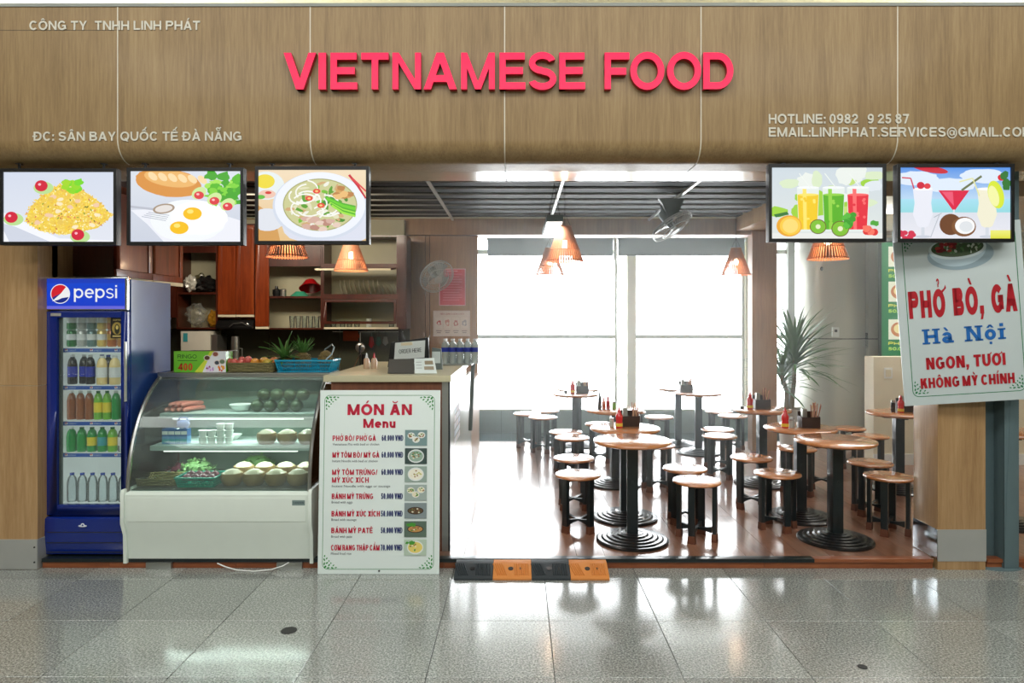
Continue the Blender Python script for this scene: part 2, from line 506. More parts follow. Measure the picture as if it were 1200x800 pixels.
class Art:
    """flat print: coloured polygons in the (x,z) plane, facing -y, each a hair in front of the last"""
    def __init__(s, w, h, inv=None):
        s.w, s.h = w, h; s.mb = MB(); s.k = 0; s.f = inv or (lambda u, v: (u * w, v * h)); s.step = 0.000012

    def poly(s, pts, col, raw=False):
        s.k += 1
        P2 = pts if raw else [s.f(u, v) for u, v in pts]
        n = len(P2)
        ar = sum(P2[i][0] * P2[(i + 1) % n][1] - P2[(i + 1) % n][0] * P2[i][1] for i in range(n))
        if ar < 0:
            P2 = P2[::-1]
            if isinstance(col, list): col = col[::-1]
        s.mb.add([(x, -s.k * s.step, z) for x, z in P2], [tuple(range(n))], col=col)

    def rect(s, u0, v0, u1, v1, col, top=None):
        s.poly([(u0, v0), (u1, v0), (u1, v1), (u0, v1)], [col, col, top, top] if top else col)

    def ell(s, cu, cv, ru, rv, col, rot=0, n=22, a0=0, a1=360, jit=0):
        pts = []
        full = abs(a1 - a0) >= 360
        for i in range(n if full else n + 1):
            a = R(a0 + (a1 - a0) * i / n); j = 1 + random.uniform(-jit, jit)
            x, y = ru * math.cos(a) * j, rv * math.sin(a) * j
            c, sn = math.cos(R(rot)), math.sin(R(rot))
            # keep rotation isotropic using the aspect ratio
            asp = s.asp
            X_, Y_ = x, y / asp
            X_, Y_ = c * X_ - sn * Y_, sn * X_ + c * Y_
            pts.append((cu + X_, cv + Y_ * asp))
        s.poly(pts, col)

    asp = 1.0

    def line(s, pts, wd, col):
        for (a, b) in zip(pts, pts[1:]):
            dx, dy = b[0] - a[0], b[1] - a[1]
            dy /= s.asp; L = math.hypot(dx, dy) or 1e-6
            nx, ny = -dy / L * wd / 2, dx / L * wd / 2 * s.asp
            s.poly([(a[0] + nx, a[1] + ny), (a[0] - nx, a[1] - ny), (b[0] - nx, b[1] - ny), (b[0] + nx, b[1] + ny)], col)

    def frame(s, u0, v0, u1, v1, r, wd, col):
        pts = []
        for cx, cy, a in ((u1 - r, v1 - r * s.asp, 0), (u0 + r, v1 - r * s.asp, 90), (u0 + r, v0 + r * s.asp, 180), (u1 - r, v0 + r * s.asp, 270)):
            for i in range(6):
                t = R(a + i * 18); pts.append((cx + r * math.cos(t), cy + r * s.asp * math.sin(t)))
        s.line(pts + pts[:1], wd, col)

    def text(s, st, u0, u1, vb, cap, col, weight=.2, gap=.13, serif=False, curve=None, sp=.42):
        """baseline vb, cap height cap (both in v), spans u0..u1"""
        _, nat = layout(st, weight, gap, serif, None, sp)
        wr = (u1 - u0) / (cap / s.asp) / nat
        t = weight / max(wr, .3) if wr < 1 else weight / wr * 1.0
        t = min(t, .34)
        gl, nat = layout(st, t, gap, serif, weight * .92, sp)
        k = (u1 - u0) / nat
        for g in gl:
            s.k += 1
            for p in g:
                s.k -= 1
                s.poly([(u0 + x * k, vb + y * cap) for x, y in p], col)

    def build(s, name, m, parent, loc=(0, 0, 0), rot=(0, 0, 0)):
        o = build(name, s.mb, m, parent)
        o.location = loc; o.rotation_euler = rot
        return o


def mk_art(w, h):
    a = Art(w, h); a.asp = w / h
    return a


# ------------------------------------------------------------------ materials
M_lam = wood('oak_laminate', C(118, 94, 60), C(144, 118, 78), C(162, 137, 95), 'Z', 70, 18, .5, .1, blot=.4)
M_lam2 = wood('warm_oak_laminate', C(142, 108, 70), C(166, 132, 90), C(184, 152, 110), 'Z', 60, 16, .35, .3, blot=.4)
M_lamd = wood('brown_wall_laminate', C(118, 82, 48), C(148, 108, 66), C(166, 126, 82), 'Z', 50, 18, .45, .1, blot=.4)
M_soff = mat('glossy_soffit_laminate', C(196, 178, 150), .2, 0, .8, .05)
M_cherry = wood('red_cherry_wood', C(84, 30, 10), C(132, 54, 20), C(164, 78, 34), 'Z', 30, 10, .3, .4, blot=.6)
M_cherryd = wood('dark_cherry_wood', C(48, 18, 10), C(72, 28, 16), C(92, 40, 22), 'Z', 30, 10, .35, .3, blot=.6)
M_deck = wood('laminate_floorboard', C(100, 66, 48), C(130, 90, 68), C(158, 116, 90), 'Y', 40, 9, .3, .7, rnd=.16, blot=.5)
M_deckx = wood('reddish_step_board', C(96, 50, 26), C(130, 72, 40), C(150, 90, 54), 'X', 40, 9, .35, .2, rnd=.1)
M_granite = granite('speckled_granite')
M_joint = mat('dark_joint', C(58, 60, 58), .8)
M_white = mat('white_paint', C(226, 230, 226), .5)
M_offw = mat('off_white_enamel', C(220, 230, 220), .35, 0, .3, .03)
M_cream = mat('cream_paint', C(222, 214, 186), .6)
M_strip = mat('pale_joint_strip', C(214, 208, 190), .5)
M_black = mat('black_plastic', C(16, 17, 18), .35)
M_blackm = mat('black_painted_steel', C(18, 28, 30), .32, 0, .3)
M_cast = mat('cast_iron_base', C(14, 20, 22), .28, .2, .5, bump=.3, scale=40)
M_table = wood('orange_table_wood', C(158, 96, 52), C(188, 122, 72), C(208, 148, 98), 'X', 26, 7, .22, .6, rnd=.08)
M_foot = mat('brown_foot_block', C(96, 54, 34), .5)
M_steel = mat('brushed_steel', C(176, 178, 174), .28, .9, vary=.08, scale=3)
M_kick = mat('kick_plate_steel', C(182, 184, 180), .4, .45, vary=.12, scale=4)
M_kick2 = mat('mirror_kick_plate', C(190, 196, 200), .1, 1, vary=.1, scale=4)
M_chrome = mat('chrome', C(215, 218, 220), .12, 1)
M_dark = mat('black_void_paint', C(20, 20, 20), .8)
M_slat = mat('dark_ceiling_slat', C(14, 12, 11), .7, spec=.2)
M_sledge = mat('pale_slat_edge', C(150, 146, 138), .4, .3)  # pale lip colour stands in for light caught along the slats
M_alu = mat('aluminium_bar', C(214, 216, 212), .3, .7)
M_blind = mat('grey_roller_blind', C(118, 132, 136), .8, alpha=1)
M_frame = mat('window_frame_paint', C(168, 170, 150), .4)
M_framec = mat('cream_window_post', C(216, 208, 178), .4)
M_sill = mat('grey_green_sill_panel', C(96, 112, 102), .35, 0, .4)
M_btile = mat('slate_blue_floor_tile', C(70, 86, 94), .12, 0, .5, rnd=.08)
M_concrete = mat('concrete', C(150, 154, 148), .8, vary=.15, scale=4)
M_colm = mat('grey_metal_cladding', C(196, 196, 186), .32, .35, .3, .06, 2)
M_groove = mat('dark_groove', C(40, 42, 42), .6)
M_winglass = glass('window_glass', (1, 1, 1, 1), .6)
M_blue = mat('fridge_blue_enamel', C(12, 38, 118), .22, 0, .6, .08)
M_bluel = mat('scuffed_blue_side', C(38, 68, 132), .3, 0, .5, .4, 3)
M_fin = mat('white_fridge_liner', C(232, 238, 236), .4, emit=.12)  # faint emission stands in for light inside the fridge
M_cglass = glass('fridge_glass', (.97, 1, .99, 1), .45, .01, .03)
M_caseglass = glass('curved_case_glass', (.86, .93, .9, 1), .7, .02, .05)
M_cabglass = glass('cabinet_glass', (.9, .93, .9, 1), .5)
M_tube = mat('lit_tube', (1, 1, .96, 1), .4, emit=1.6, vary=0)
M_bulb = mat('glowing_bulb', (1.0, .86, .6, 1), .3, emit=12, vary=0)
M_rattan = mat('rattan_strip', C(186, 122, 88), .55, rnd=.05)
M_cord = mat('black_cord', C(24, 22, 20), .6)
M_fan = mat('clear_grey_fan_plastic', C(190, 196, 196), .3, .2)
M_fang = mat('fan_grey', C(96, 108, 106), .45)
M_print = attr_mat('printed_colours', 0, .5)
M_paint = attr_mat('painted_colours', 0, .35, .2)
M_screen = attr_mat('lit_screen', 1.0)
M_signblue = attr_mat('lit_header', .85)
M_red = mat('red_acrylic_face', C(248, 4, 78), .35, 0, .1, .22, 3, emit=.25, spec=.3)
M_redside = mat('dark_red_acrylic_side', C(170, 8, 30), .3)
M_letter = mat('grey_flat_letter', C(206, 203, 188), .5)
M_wallg = mat('green_grey_cabinet_back', C(176, 172, 146), .6)
M_splash = mat('dark_green_splashback', C(60, 64, 50), .4, 0, .2)
M_beigeback = mat('beige_back_panel', C(178, 164, 134), .6)
M_post = mat('blue_grey_painted_steel', C(92, 112, 116), .4, .1)
M_postd = M_post
M_rubber = mat('black_rubber', C(44, 52, 56), .6)
M_rubbero = mat('orange_rubber', C(208, 132, 62), .6)
M_board = mat('light_grey_board', C(196, 208, 208), .4, 0, .2, .02)
M_board2 = mat('pale_menu_board', C(226, 238, 234), .4, 0, .2, .02)
M_pine = mat('green_leaf', C(84, 132, 62), .5, vary=.25, scale=14)
M_palm = mat('palm_leaf', C(70, 112, 52), .45, vary=.3, scale=5)
M_trunk = mat('fibrous_trunk', C(122, 104, 76), .8, bump=.5, scale=30)
M_pot = mat('pale_planter', C(196, 194, 184), .6)


# ================================================================== STRUCTURE
# ground: granite tiles 0.6 m
mb = MB(); mb.box(-14, 14, -12, 4.7, -.08, -.006)
floor = struct('floor', mb, M_joint)
tile_mb = MB(); tile_mb.box(-.2982, .2982, -.2982, .2982, -.02, 0)
t0 = build('tile', tile_mb, M_granite, floor, bevel=.0012, seg=1)
rows = [1.382 + .6 * k for k in range(6)]      # row starts; joints at 3.182, 3.782, 4.382
first = True
for ry in rows:
    for c in range(-8, 8):
        x = .17 + .6 * c + .3
        if first: o = t0; first = False
        else: o = t0.copy(); COL.objects.link(o)
        o.location = (x, ry + .3, 0)
mb = MB()
for k in range(1, 22):
    for c in range(-23, 23):
        mb.box(.17 + .6 * c + .0018, .17 + .6 * c + .5982, 1.382 - .6 * k + .0018, 1.382 - .6 * k + .5982, -.02, 0)
for k in range(6):
    for c in list(range(-23, -8)) + list(range(8, 23)):
        mb.box(.17 + .6 * c + .0018, .17 + .6 * c + .5982, 1.382 + .6 * k + .0018, 1.382 + .6 * k + .5982, -.02, 0)
build('distant_tiles', mb, M_granite, floor, kind='stuff')

# dark round stain caps on the ground (drain cover + spot)
mb = MB(); mb.cyl(.042, 0, .003, 20)
o = build('drain_cap', mb, M_groove, None, loc=(X(337, 1328 / 363), 1328 / 363, .0005)); tag(o, 'small dark round cap set in the granite floor left of centre', 'floor cap')
mb = MB(); mb.cyl(.022, 0, .003, 16)
o = build('floor_plug', mb, M_groove, None, loc=(X(1009, 1328 / 405), 1328 / 405, .0005)); tag(o, 'tiny dark round plug in the granite floor at lower right', 'floor cap')

# raised timber platform
ZP = .062
mb = MB(); mb.box(-4.4, 6.4, 4.64, 9.08, -.02, ZP - .012)
deck = struct('floor_platform', mb, M_joint)
pw = .192; pl = 1.28
pmesh = None
k = 0
x = -3.25
cols_ = int((6.35 + 3.25) / pw)
for i in range(cols_):
    xx = -3.25 + pw * (i + .5)
    if xx < -1.7: continue
    off = (i * .47) % 1.0 * pl
    y = 4.64
    segs = []
    nxt = 4.64 + off if off > .25 else 4.64 + off + pl
    while y < 9.07:
        e = min(nxt, 9.08)
        segs.append((y, e)); y = e; nxt += pl
    for (a, b) in segs:
        if pmesh is None:
            q = MB(); q.box(-pw / 2 + .0012, pw / 2 - .0012, -.5, .5, -.011, 0)
            o = build('floorboard', q, M_deck, deck); pmesh = o
        else:
            o = pmesh.copy(); COL.objects.link(o)
        o.location = (xx, (a + b) / 2, ZP); o.scale = (1, (b - a) - .002, 1)
# nosing: black strip along most of the edge, reddish at the right
mb = MB(); mb.box(-3.2, X(951, 4.6), 4.575, 4.64, ZP - .02, ZP + .004)
o = build('edge_strip', mb, M_blackm, deck, bevel=.003)
mb = MB(); mb.box(X(951, 4.6) + .002, 2.78, 4.575, 4.64, ZP - .02, ZP + .004)
build('edge_strip', mb, M_deckx, deck, bevel=.003)['label'] = 'reddish wooden edge strip'
mb = MB(); mb.box(3.14, 6.3, 4.575, 4.64, ZP - .02, ZP + .004)
build('edge_strip', mb, M_deckx, deck, bevel=.003)['label'] = 'reddish wooden edge strip'
sx = [-3.2, -2.75, -2.42, -1.9, -1.3, -.5, .35, 1.65, 2.78]
for a, b in list(zip(sx, sx[1:])) + [(3.14, 4.3), (4.3, 6.3)]:
    mb = MB(); mb.box(a + .001, b - .001, 4.585, 4.64, .001, ZP - .021)
    build('riser_board', mb, M_deckx, deck)
# lower strip of slate tiles before the window
mb = MB(); mb.box(-3.3, 6.4, 9.081, 10.2, -.03, -.004)
fb = struct('floor_window_strip', mb, M_joint)
q = None
for i in range(14):
    if q is None:
        m_ = MB(); m_.box(-.298, .298, -.55, .55, -.003, 0); q = o = build('tile', m_, M_btile, fb)
    else: o = q.copy(); COL.objects.link(o)
    o.location = (-2.2 + .6 * i, 9.64, 0)

# fascia (box with rounded lower edge), panels of 1.22 m
FY, FZ0, FZ1 = 4.26, 2.665, 3.622
rr = .13
prof = [(FY, FZ1)] + [(FY + rr - rr * math.cos(R(a)), FZ0 + rr - rr * math.sin(R(a))) for a in range(0, 91, 10)]
mb = MB()
mb.prismx([(FY + .012, FZ1 - .006), (FY + .012, FZ0 + rr), (FY + rr, FZ0 + .012), (4.90, FZ0 + .012), (4.90, FZ1 - .006)], -5.2, 5.4)
fas = struct('wall_fascia', mb, M_strip)
seams = [X(136, FY), X(362, FY), X(590, FY), X(820, FY), X(1050, FY)]
xs = [-5.2, seams[0] - 1.2] + seams + [seams[-1] + 1.22, 5.4]
for a, b in zip(xs, xs[1:]):
    g = .0035
    # thin curved shell
    outer = prof + [(4.34 + .25, FZ0)]
    inner = [(y + .010, z) if z > FZ0 + rr else None for y, z in prof]
    ins = [(FY + .01, FZ1)] + [(FY + rr - (rr - .01) * math.cos(R(t)), FZ0 + rr - (rr - .01) * math.sin(R(t))) for t in range(0, 91, 10)] + [(4.59, FZ0 + .01)]
    m_ = MB(); n = len(outer)
    vs = [(a + g, y, z) for y, z in outer] + [(a + g, y, z) for y, z in ins] + [(b - g, y, z) for y, z in outer] + [(b - g, y, z) for y, z in ins]
    fs = []
    for i in range(n - 1):
        fs.append((i, i + 1, 2 * n + i + 1, 2 * n + i))          # outer
        fs.append((n + i + 1, n + i, 3 * n + i, 3 * n + i + 1))  # inner
        fs.append((i + 1, i, n + i, n + i + 1)); fs.append((2 * n + i, 2 * n + i + 1, 3 * n + i + 1, 3 * n + i))
    fs.append((0, 2 * n, 3 * n, n)); fs.append((n - 1, 2 * n - 1, 4 * n - 1, 3 * n - 1))
    m_.add(vs, fs)
    build('panel', m_, M_lam, fas)
    if a > -5.1:
        m_ = MB(); w2 = .0032; o2 = [(y - .0012, z) for y, z in outer[:-1]]; o2[-1] = (outer[-2][0], FZ0 - .0012); n2 = len(o2); i2 = ins[:n2]
        vs = [(a - w2, y, z) for y, z in o2] + [(a - w2, y, z) for y, z in i2] + [(a + w2, y, z) for y, z in o2] + [(a + w2, y, z) for y, z in i2]; fs = []
        for i in range(n2 - 1):
            fs += [(i, i + 1, 2 * n2 + i + 1, 2 * n2 + i), (i + 1, i, n2 + i, n2 + i + 1), (2 * n2 + i, 2 * n2 + i + 1, 3 * n2 + i + 1, 3 * n2 + i)]
        m_.add(vs, fs); build('joint_strip', m_, M_strip, fas)
    m_ = MB(); m_.box(a + g, b - g, 4.592, 4.905, FZ0, FZ0 + .011)
    build('soffit_panel', m_, M_soff, fas)
mb = MB(); mb.box(-5.2, X(136, FY) - .004, FY - .0008, FY + .0005, Z(35, FY) - .001, Z(35, FY) + .001)
build('hairline_joint', mb, M_groove, fas)
# grey capping on the top of the fascia
mb = MB(); mb.box(-5.2, 5.4, FY - .006, 4.9, FZ1, FZ1 + .02)
build('top_capping', mb, M_concrete, fas)

# left wall pier with kick plate
mb = MB(); mb.box(-5.2, X(42, 4.56), 4.56, 4.95, 0, Z(452, 4.56) - .002); mb.box(-5.2, X(42, 4.56), 4.56, 4.95, Z(452, 4.56) + .002, 2.66)
mb.box(-5.2, X(42, 4.56) - .004, 4.564, 4.9, 1.2, 1.3, 1)
wl = struct('wall_left', mb, [M_lam2, M_strip])
mb = MB(); mb.box(-5.2, X(42, 4.56) + .002, 4.552, 4.56, .004, Z(632, 4.56)); mb.box(X(42, 4.56), X(42, 4.56) + .003, 4.56, 4.9, .004, Z(632, 4.56))
kp = build('kick_plate', mb, M_kick, wl)
for zz in (.05, .15):
    mb = MB(); mb.cyl(.006, 0, .003, 10, M=Matrix.Rotation(PI / 2, 4, 'X')); build('screw', mb, M_groove, kp, loc=(X(38, 4.55), 4.552, zz))
# right pillar
XA, XB = X(1097, 4.56), X(1153, 4.56)
mb = MB(); mb.box(XA, XB, 4.56, 4.84, 0, 2.66)
pr = struct('wall_pillar_right', mb, M_lam2, bevel=.003)
mb = MB(); mb.box(XA - .002, XB + .002, 4.556, 4.56, Z(657, 4.56), Z(620, 4.56)); build('kick_plate', mb, M_kick, pr)
mb = MB(); mb.box(XA - .004, XA, 4.56, 4.84, ZP + .005, Z(620, 4.56)); build('kick_plate', mb, M_kick2, pr)['label'] = 'mirror polished kick plate'

# right interior pier, beam, bulkhead
PX0, PX1 = X(880, 8.4), X(909, 8.4)
mb = MB(); mb.box(PX0, PX1, 8.4, 8.56, ZP, 2.94)
pier = struct('wall_pier_window', mb, M_lamd)
mb = MB(); mb.box(PX0 + .03, PX0 + .09, 8.39, 8.4, Z(480, 8.4) - .0, Z(480, 8.4) + .09)
mb = MB(); mb.box(-.03, .03, -.008, 0, -.045, .045); mb.box(-.01, .01, -.010, -.008, -.02, .02)
o = build('wall_socket', mb, M_cream, None, bevel=.002, loc=(X(888, 8.4), 8.4, Z(503, 8.4))); tag(o, 'cream wall socket low on the wooden window pier', 'socket')
mb = MB(); mb.box(-4.4, PX1 + 2.5, 8.45, 8.75, Z(275, 8.45), Z(256, 8.45))
struct('wall_beam', mb, M_lamd)
mb = MB(); mb.box(PX0 - .18, 6.3, 6.1, 8.44, Z(270, 8.4), 2.95)
struct('ceiling_bulkhead', mb, M_lam2)

# back wood wall with panels (kitchen right)
mb = MB(); mb.box(X(470, 8.6), X(558, 8.6), 8.52, 8.7, ZP, Z(275.5, 8.5))
wbk = struct('wall_back', mb, M_groove)
for a, b in ((470, 497), (497.6, 502), (502.6, 558.5)):
    m_ = MB(); m_.box(X(a, 8.5), X(b, 8.5), 8.49, 8.52, ZP, Z(276.5, 8.5)); build('panel', m_, M_lamd, wbk)
# kitchen walls
mb = MB(); mb.box(-4.4, X(472, 8.35), 8.35, 8.5, ZP, 2.9)
kw = struct('wall_kitchen_back', mb, M_wallg)
m_ = MB()
for i, a in enumerate(range(7)):
    q = MB(); q.box(-4.33 + .43 * i, -4.33 + .43 * i + .425, 8.338, 8.35, .9, Z(385, 8.34)); build('splash_panel', q, M_splash, kw)
mb = MB(); mb.box(-4.4, -4.25, 5.96, 8.35, ZP, 2.9); mb.box(-4.4, -3.28, 4.96, 5.955, ZP, 2.9)
struct('wall_kitchen_left', mb, M_cherryd)
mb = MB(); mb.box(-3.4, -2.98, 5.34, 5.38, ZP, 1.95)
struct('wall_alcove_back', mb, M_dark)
mb = MB(); mb.box(-.024, .024, -.006, 0, -.045, .045); mb.box(-.01, .01, -.009, -.006, -.012, .012, 1)
o = build('wall_socket', mb, [M_white, M_black], None, loc=(X(45.5, 4.7), 4.7, Z(421.5, 4.7)), rot=(0, 0, 0)); tag(o, 'small white wall socket in the dark gap beside the blue fridge', 'socket')
mb = MB(); mb.box(-3.4, X(42, 4.56) + .0, 4.7, 4.76, ZP, 2.66)
mb.box(X(42, 4.56), -3.235, 4.701, 4.72, ZP, 1.95)
struct('wall_gap_panel', mb, M_cherryd)
# outer side walls
mb = MB(); mb.box(-4.55, -4.41, 4.95, 10.4, 0, 3.4); struct('wall_side_left', mb, M_cream)
mb = MB(); mb.box(6.4, 6.55, 4.4, 10.4, 0, 3.4); struct('wall_side_right', mb, M_cream)

# ceiling void and slats
mb = MB(); mb.box(-4.4, 6.5, 4.9, 10.3, 3.3, 3.4); mb.box(-4.4, 6.5, 4.905, 4.93, 2.68, 3.3)
ceil = struct('ceiling', mb, M_dark)
ZS = 2.93
sl = None
for y in [5.7, 6.02, 6.34, 6.66, 6.98, 7.3, 7.62, 7.94, 8.26]:
    if sl is None:
        m_ = MB(); m_.box(-4.2, PX0 - .19, -.085, .085, 0, .05); sl = o = build('slat', m_, M_slat, ceil, bevel=.004, seg=1)
        m_ = MB(); m_.box(-4.2, PX0 - .19, -.092, -.0855, .0, .016); e = build('slat_edge', m_, M_sledge, sl)
    else:
        o = sl.copy(); COL.objects.link(o); e2 = e.copy(); COL.objects.link(e2); e2.parent = o
    o.location = (0, y, ZS)
for x0_ in (X(502, 6.24), X(657, 6.24), X(814, 6.2)):
    m_ = MB(); m_.box(x0_ - .013, x0_ + .013, 4.95, 8.44, ZS - .03, ZS - .006); build('carrier_bar', m_, M_alu, ceil)

# low wall under the window
WY = 10.15
mb = MB(); mb.box(-2.2, 6.4, WY, WY + .12, -.004, Z(481, WY))
ws = struct('wall_window_low', mb, M_groove)
sxs = [X(500, WY), X(586, WY), X(700, WY), X(819, WY), X(935, WY), 6.0]
for a, b in zip(sxs, sxs[1:]):
    m_ = MB(); m_.box(a + .004, b - .004, WY - .02, WY, .001, Z(481, WY)); build('panel', m_, M_sill, ws)
# window 1 : left bay, window 2: right bay
def window(name, x0, x1, z0, z1, rail=None, fw=.05, fm=M_frame):
    m_ = MB(); y0, y1 = WY + .01, WY + .07
    m_.box(x0, x0 + fw, y0, y1, z0, z1); m_.box(x1 - fw, x1, y0, y1, z0, z1)
    m_.box(x0 + fw, x1 - fw, y0, y1, z0, z0 + fw * .5); m_.box(x0 + fw, x1 - fw, y0, y1, z1 - fw, z1)
    wn = struct(name, m_, fm)
    if rail:
        q = MB()
        q.box(x0 + fw, x1 - fw, y0 + .005, y1 - .005, rail - .03, rail + .03); build('rail', q, fm, wn)
        q = MB(); q.box(x0 + fw, x1 - fw, y0 + .005, y1 - .005, 2.66, 2.72); build('rail', q, fm, wn)
    q = MB(); q.box(x0 + fw, x1 - fw, y0 + .028, y0 + .034, z0 + fw * .5, z1 - fw); build('pane', q, M_winglass, wn)
    return wn
WZ0, WZ1 = Z(481, WY), 3.1
window('window_1', X(500, WY), X(722, WY), WZ0, WZ1, Z(394.5, WY), .035)
window('window_2', X(743, WY) - .02, X(871, WY), WZ0, WZ1, Z(394.5, WY), .035)
window('window_3', X(873, WY), X(925, WY), WZ0, WZ1, Z(394.5, WY), .035)
window('window_4', X(936, WY), X(1040, WY), WZ0, WZ1, None, .06, M_framec)
mb = MB(); mb.box(X(733, WY), X(743, WY), WY - .05, WY + .09, WZ0, 3.1); struct('trim_1', mb, M_framec)
mb = MB(); mb.box(X(921, WY), X(935, WY), WY - .04, WY + .1, 0, 3.1); struct('trim_2', mb, M_concrete)
mb = MB(); mb.box(X(871, WY), X(880, WY), WY - .04, WY + .09, WZ0, 3.1); struct('trim_3', mb, M_framec)
mb = MB(); mb.box(-4.4, 6.5, WY - .02, WY + .2, 3.1, 3.4); struct('wall_window_head', mb, M_cream)
mb = MB(); mb.box(-4.4, X(500, WY), WY, WY + .15, 0, 3.1); struct('wall_window_left', mb, M_cream)
# roller blinds with tubes and cassettes
def blind(x0, x1, label):
    t = thing('roller_blind', label, 'blind', ((x0 + x1) / 2, WY - .12, Z(298, WY - .12)), 0, None)
    hw = (x1 - x0) / 2; h = Z(279, WY - .12) - Z(298, WY - .12)
    m_ = MB(); m_.box(-hw, hw, -.003, .003, 0, h); build('fabric', m_, M_blind, t)
    m_ = MB(); m_.cyl(.03, -hw - .01, hw + .01, 14, M=Matrix.Translation((0, .03, h)) @ Matrix.Rotation(PI / 2, 4, 'Y')); build('roller_tube', m_, M_alu, t)
    m_ = MB(); m_.box(-hw, hw, -.008, .008, -.02, .004); build('bottom_bar', m_, M_fang, t, bevel=.003)
    for sx_ in (-1, 1):
        m_ = MB(); m_.box(sx_ * (hw + .012) - .004, sx_ * (hw + .012) + .004, -.03, .10, h - .05, h + .09); build('bracket', m_, M_white, t)
blind(X(570, WY - .12), X(717, WY - .12), 'grey roller blind rolled up over the left window bay')
blind(X(723, WY - .12), X(871, WY - .12), 'grey roller blind rolled up over the right window bay')
# white tube and bead chain between the blinds
mb = MB(); mb.cyl(.022, 0, Z(281, 9.95) - Z(310, 9.95), 12)
t = build('blind_cord_tube', mb, M_white, None, loc=(X(719.5, 9.95), 9.95, Z(305, 9.95))); tag(t, 'white cord tube hanging between the two grey roller blinds', 'blind cord')
mb = MB()
pts = [(0, 0, 0), (.01, 0, -.4), (.03, 0, -1.3), (.045, 0, -1.75), (.075, 0, -1.72), (.08, 0, -1.2), (.06, 0, -.4), (.02, 0, 0)]
mb.tube(pts, .007, 5)
build('bead_chain', mb, M_white, t, loc=(0, 0, 0))

# round clad column right
CX, CY, CR = X(981, 9.35), 9.6, .46
mb = MB(); mb.cyl(CR, ZP - .06, Z(397, CY - CR) - .006, 48); mb.cyl(CR, Z(397, CY - CR) + .006, 3.3, 48)
mb.cyl(CR - .012, Z(397, CY - CR) - .02, Z(397, CY - CR) + .02, 48, 1)
colm = struct('wall_round_column', mb, [M_colm, M_groove], loc=(CX, CY, 0))
mb = MB(); mb.box(-.006, .006, -.016, .016, .06, 3.0); build('seam_strip', mb, M_groove, colm, loc=(CR * math.cos(R(-42)), CR * math.sin(R(-42)), 0), rot=(0, 0, R(-42)))
# wall right of the column
wy = 9.2
mb = MB(); mb.box(X(1016, wy), 6.4, wy, wy + .1, ZP, Z(397, wy) - .006); mb.box(X(1016, wy), 6.4, wy, wy + .1, Z(397, wy) + .006, 3.3)
mb.box(X(1016, wy), 6.4, wy + .015, wy + .09, 1.3, 1.5, 1)
struct('wall_back_right', mb, [M_colm, M_groove])
# cream half wall
mb = MB(); mb.box(X(1022, 7.6), 6.4, 7.6, 7.8, ZP, Z(418, 7.6))
cw = struct('wall_cream_half', mb, M_cream)
mb = MB(); mb.box(X(1022, 7.6) - .004, 6.4, 7.585, 7.6, ZP, ZP + .12); o = struct('baseboard_cream', mb, M_white)
mb = MB(); mb.box(-.045, .045, -.004, 0, -.06, .06); mb.box(-.03, .03, -.006, -.004, -.04, .04, 1)
o = build('wall_notice', mb, [M_white, M_cream], None, loc=(X(1039, 7.6), 7.6, Z(437, 7.6))); tag(o, 'small white notice plate on the cream half wall', 'notice')

# concourse ceiling far above
mb = MB(); mb.box(-14, 14, -12, 10.4, 6.6, 6.8)
struct('ceiling_concourse', mb, M_white)
# added hall enclosure: walls closed so sky light comes only through the windows
mb = MB(); mb.box(-14, 14, -12.2, -12, 0, 6.6); mb.box(-14.2, -14, -12, 10.4, 0, 6.6); mb.box(14, 14.2, -12, 10.4, 0, 6.6); mb.box(-14, 14, 10.3, 10.4, 3.4, 6.6); mb.box(-14, -4.4, 5.0, 5.1, 0, 6.6); mb.box(6.5, 14, 5.0, 5.1, 0, 6.6)
struct('wall_added_enclosure', mb, M_cream)

# ================================================================== SIGN LETTERING
zb, zt = Z(107, FY), Z(64.5, FY)
capm = zt - zb
sg = thing('raised_sign_lettering', 'large glossy pink-red raised capital letters reading VIETNAMESE FOOD on the wood fascia', 'sign', (0, FY - .002, zb))
rngs = {'V': (331, 369), 'I': (372, 383), 'E': (386, 418), 'T': (422, 454), 'N': (458.5, 492), 'A': (495, 534), 'M': (539, 578.5), 'E2': (584, 615), 'S': (618, 651), 'E3': (654, 685),
        'F': (707, 736), 'O': (737, 777), 'O2': (780, 820), 'D': (822.5, 858.5)}
for key, (a, b) in rngs.items():
    ch = key[0]; wd = (b - a) / 800 * (FY - .035)
    tt = .205
    gl, nat = layout(ch, tt)
    k = wd / nat
    if ch == 'I': k = capm
    m_ = MB(); mf = MB()
    for j_, p in enumerate(gl[0]):
        pp = [(x * k, y * capm) for x, y in p]
        m_.prism(pp, -.035 + j_ * .00002, 0); mf.prism(pp, -.038 - j_ * .00003, -.0356)
    o = build('letter', m_, M_redside, sg, loc=(X(a, FY - .035), 0, 0))
    build('letter_face', mf, M_red, o)


def flat_line(s, a, b, yb, cap, lab, sp=.42, y=FY, weight=.2, gap=.15):
    w_ = (b - a) / 800 * y; h = cap / 800 * y
    gl, nat = layout(s, weight, gap, False, None, sp)
    k = w_ / nat
    o = thing('flat_sign_lettering', lab, 'sign', (X(a, y), y - .0012, Z(yb, y)))
    for g in gl:
        m_ = MB()
        for j_, p in enumerate(g): m_.prism([(px * k, py * h) for px, py in p], -.004 - j_ * .00003, 0)
        build('letter', m_, M_letter, o)
    return o


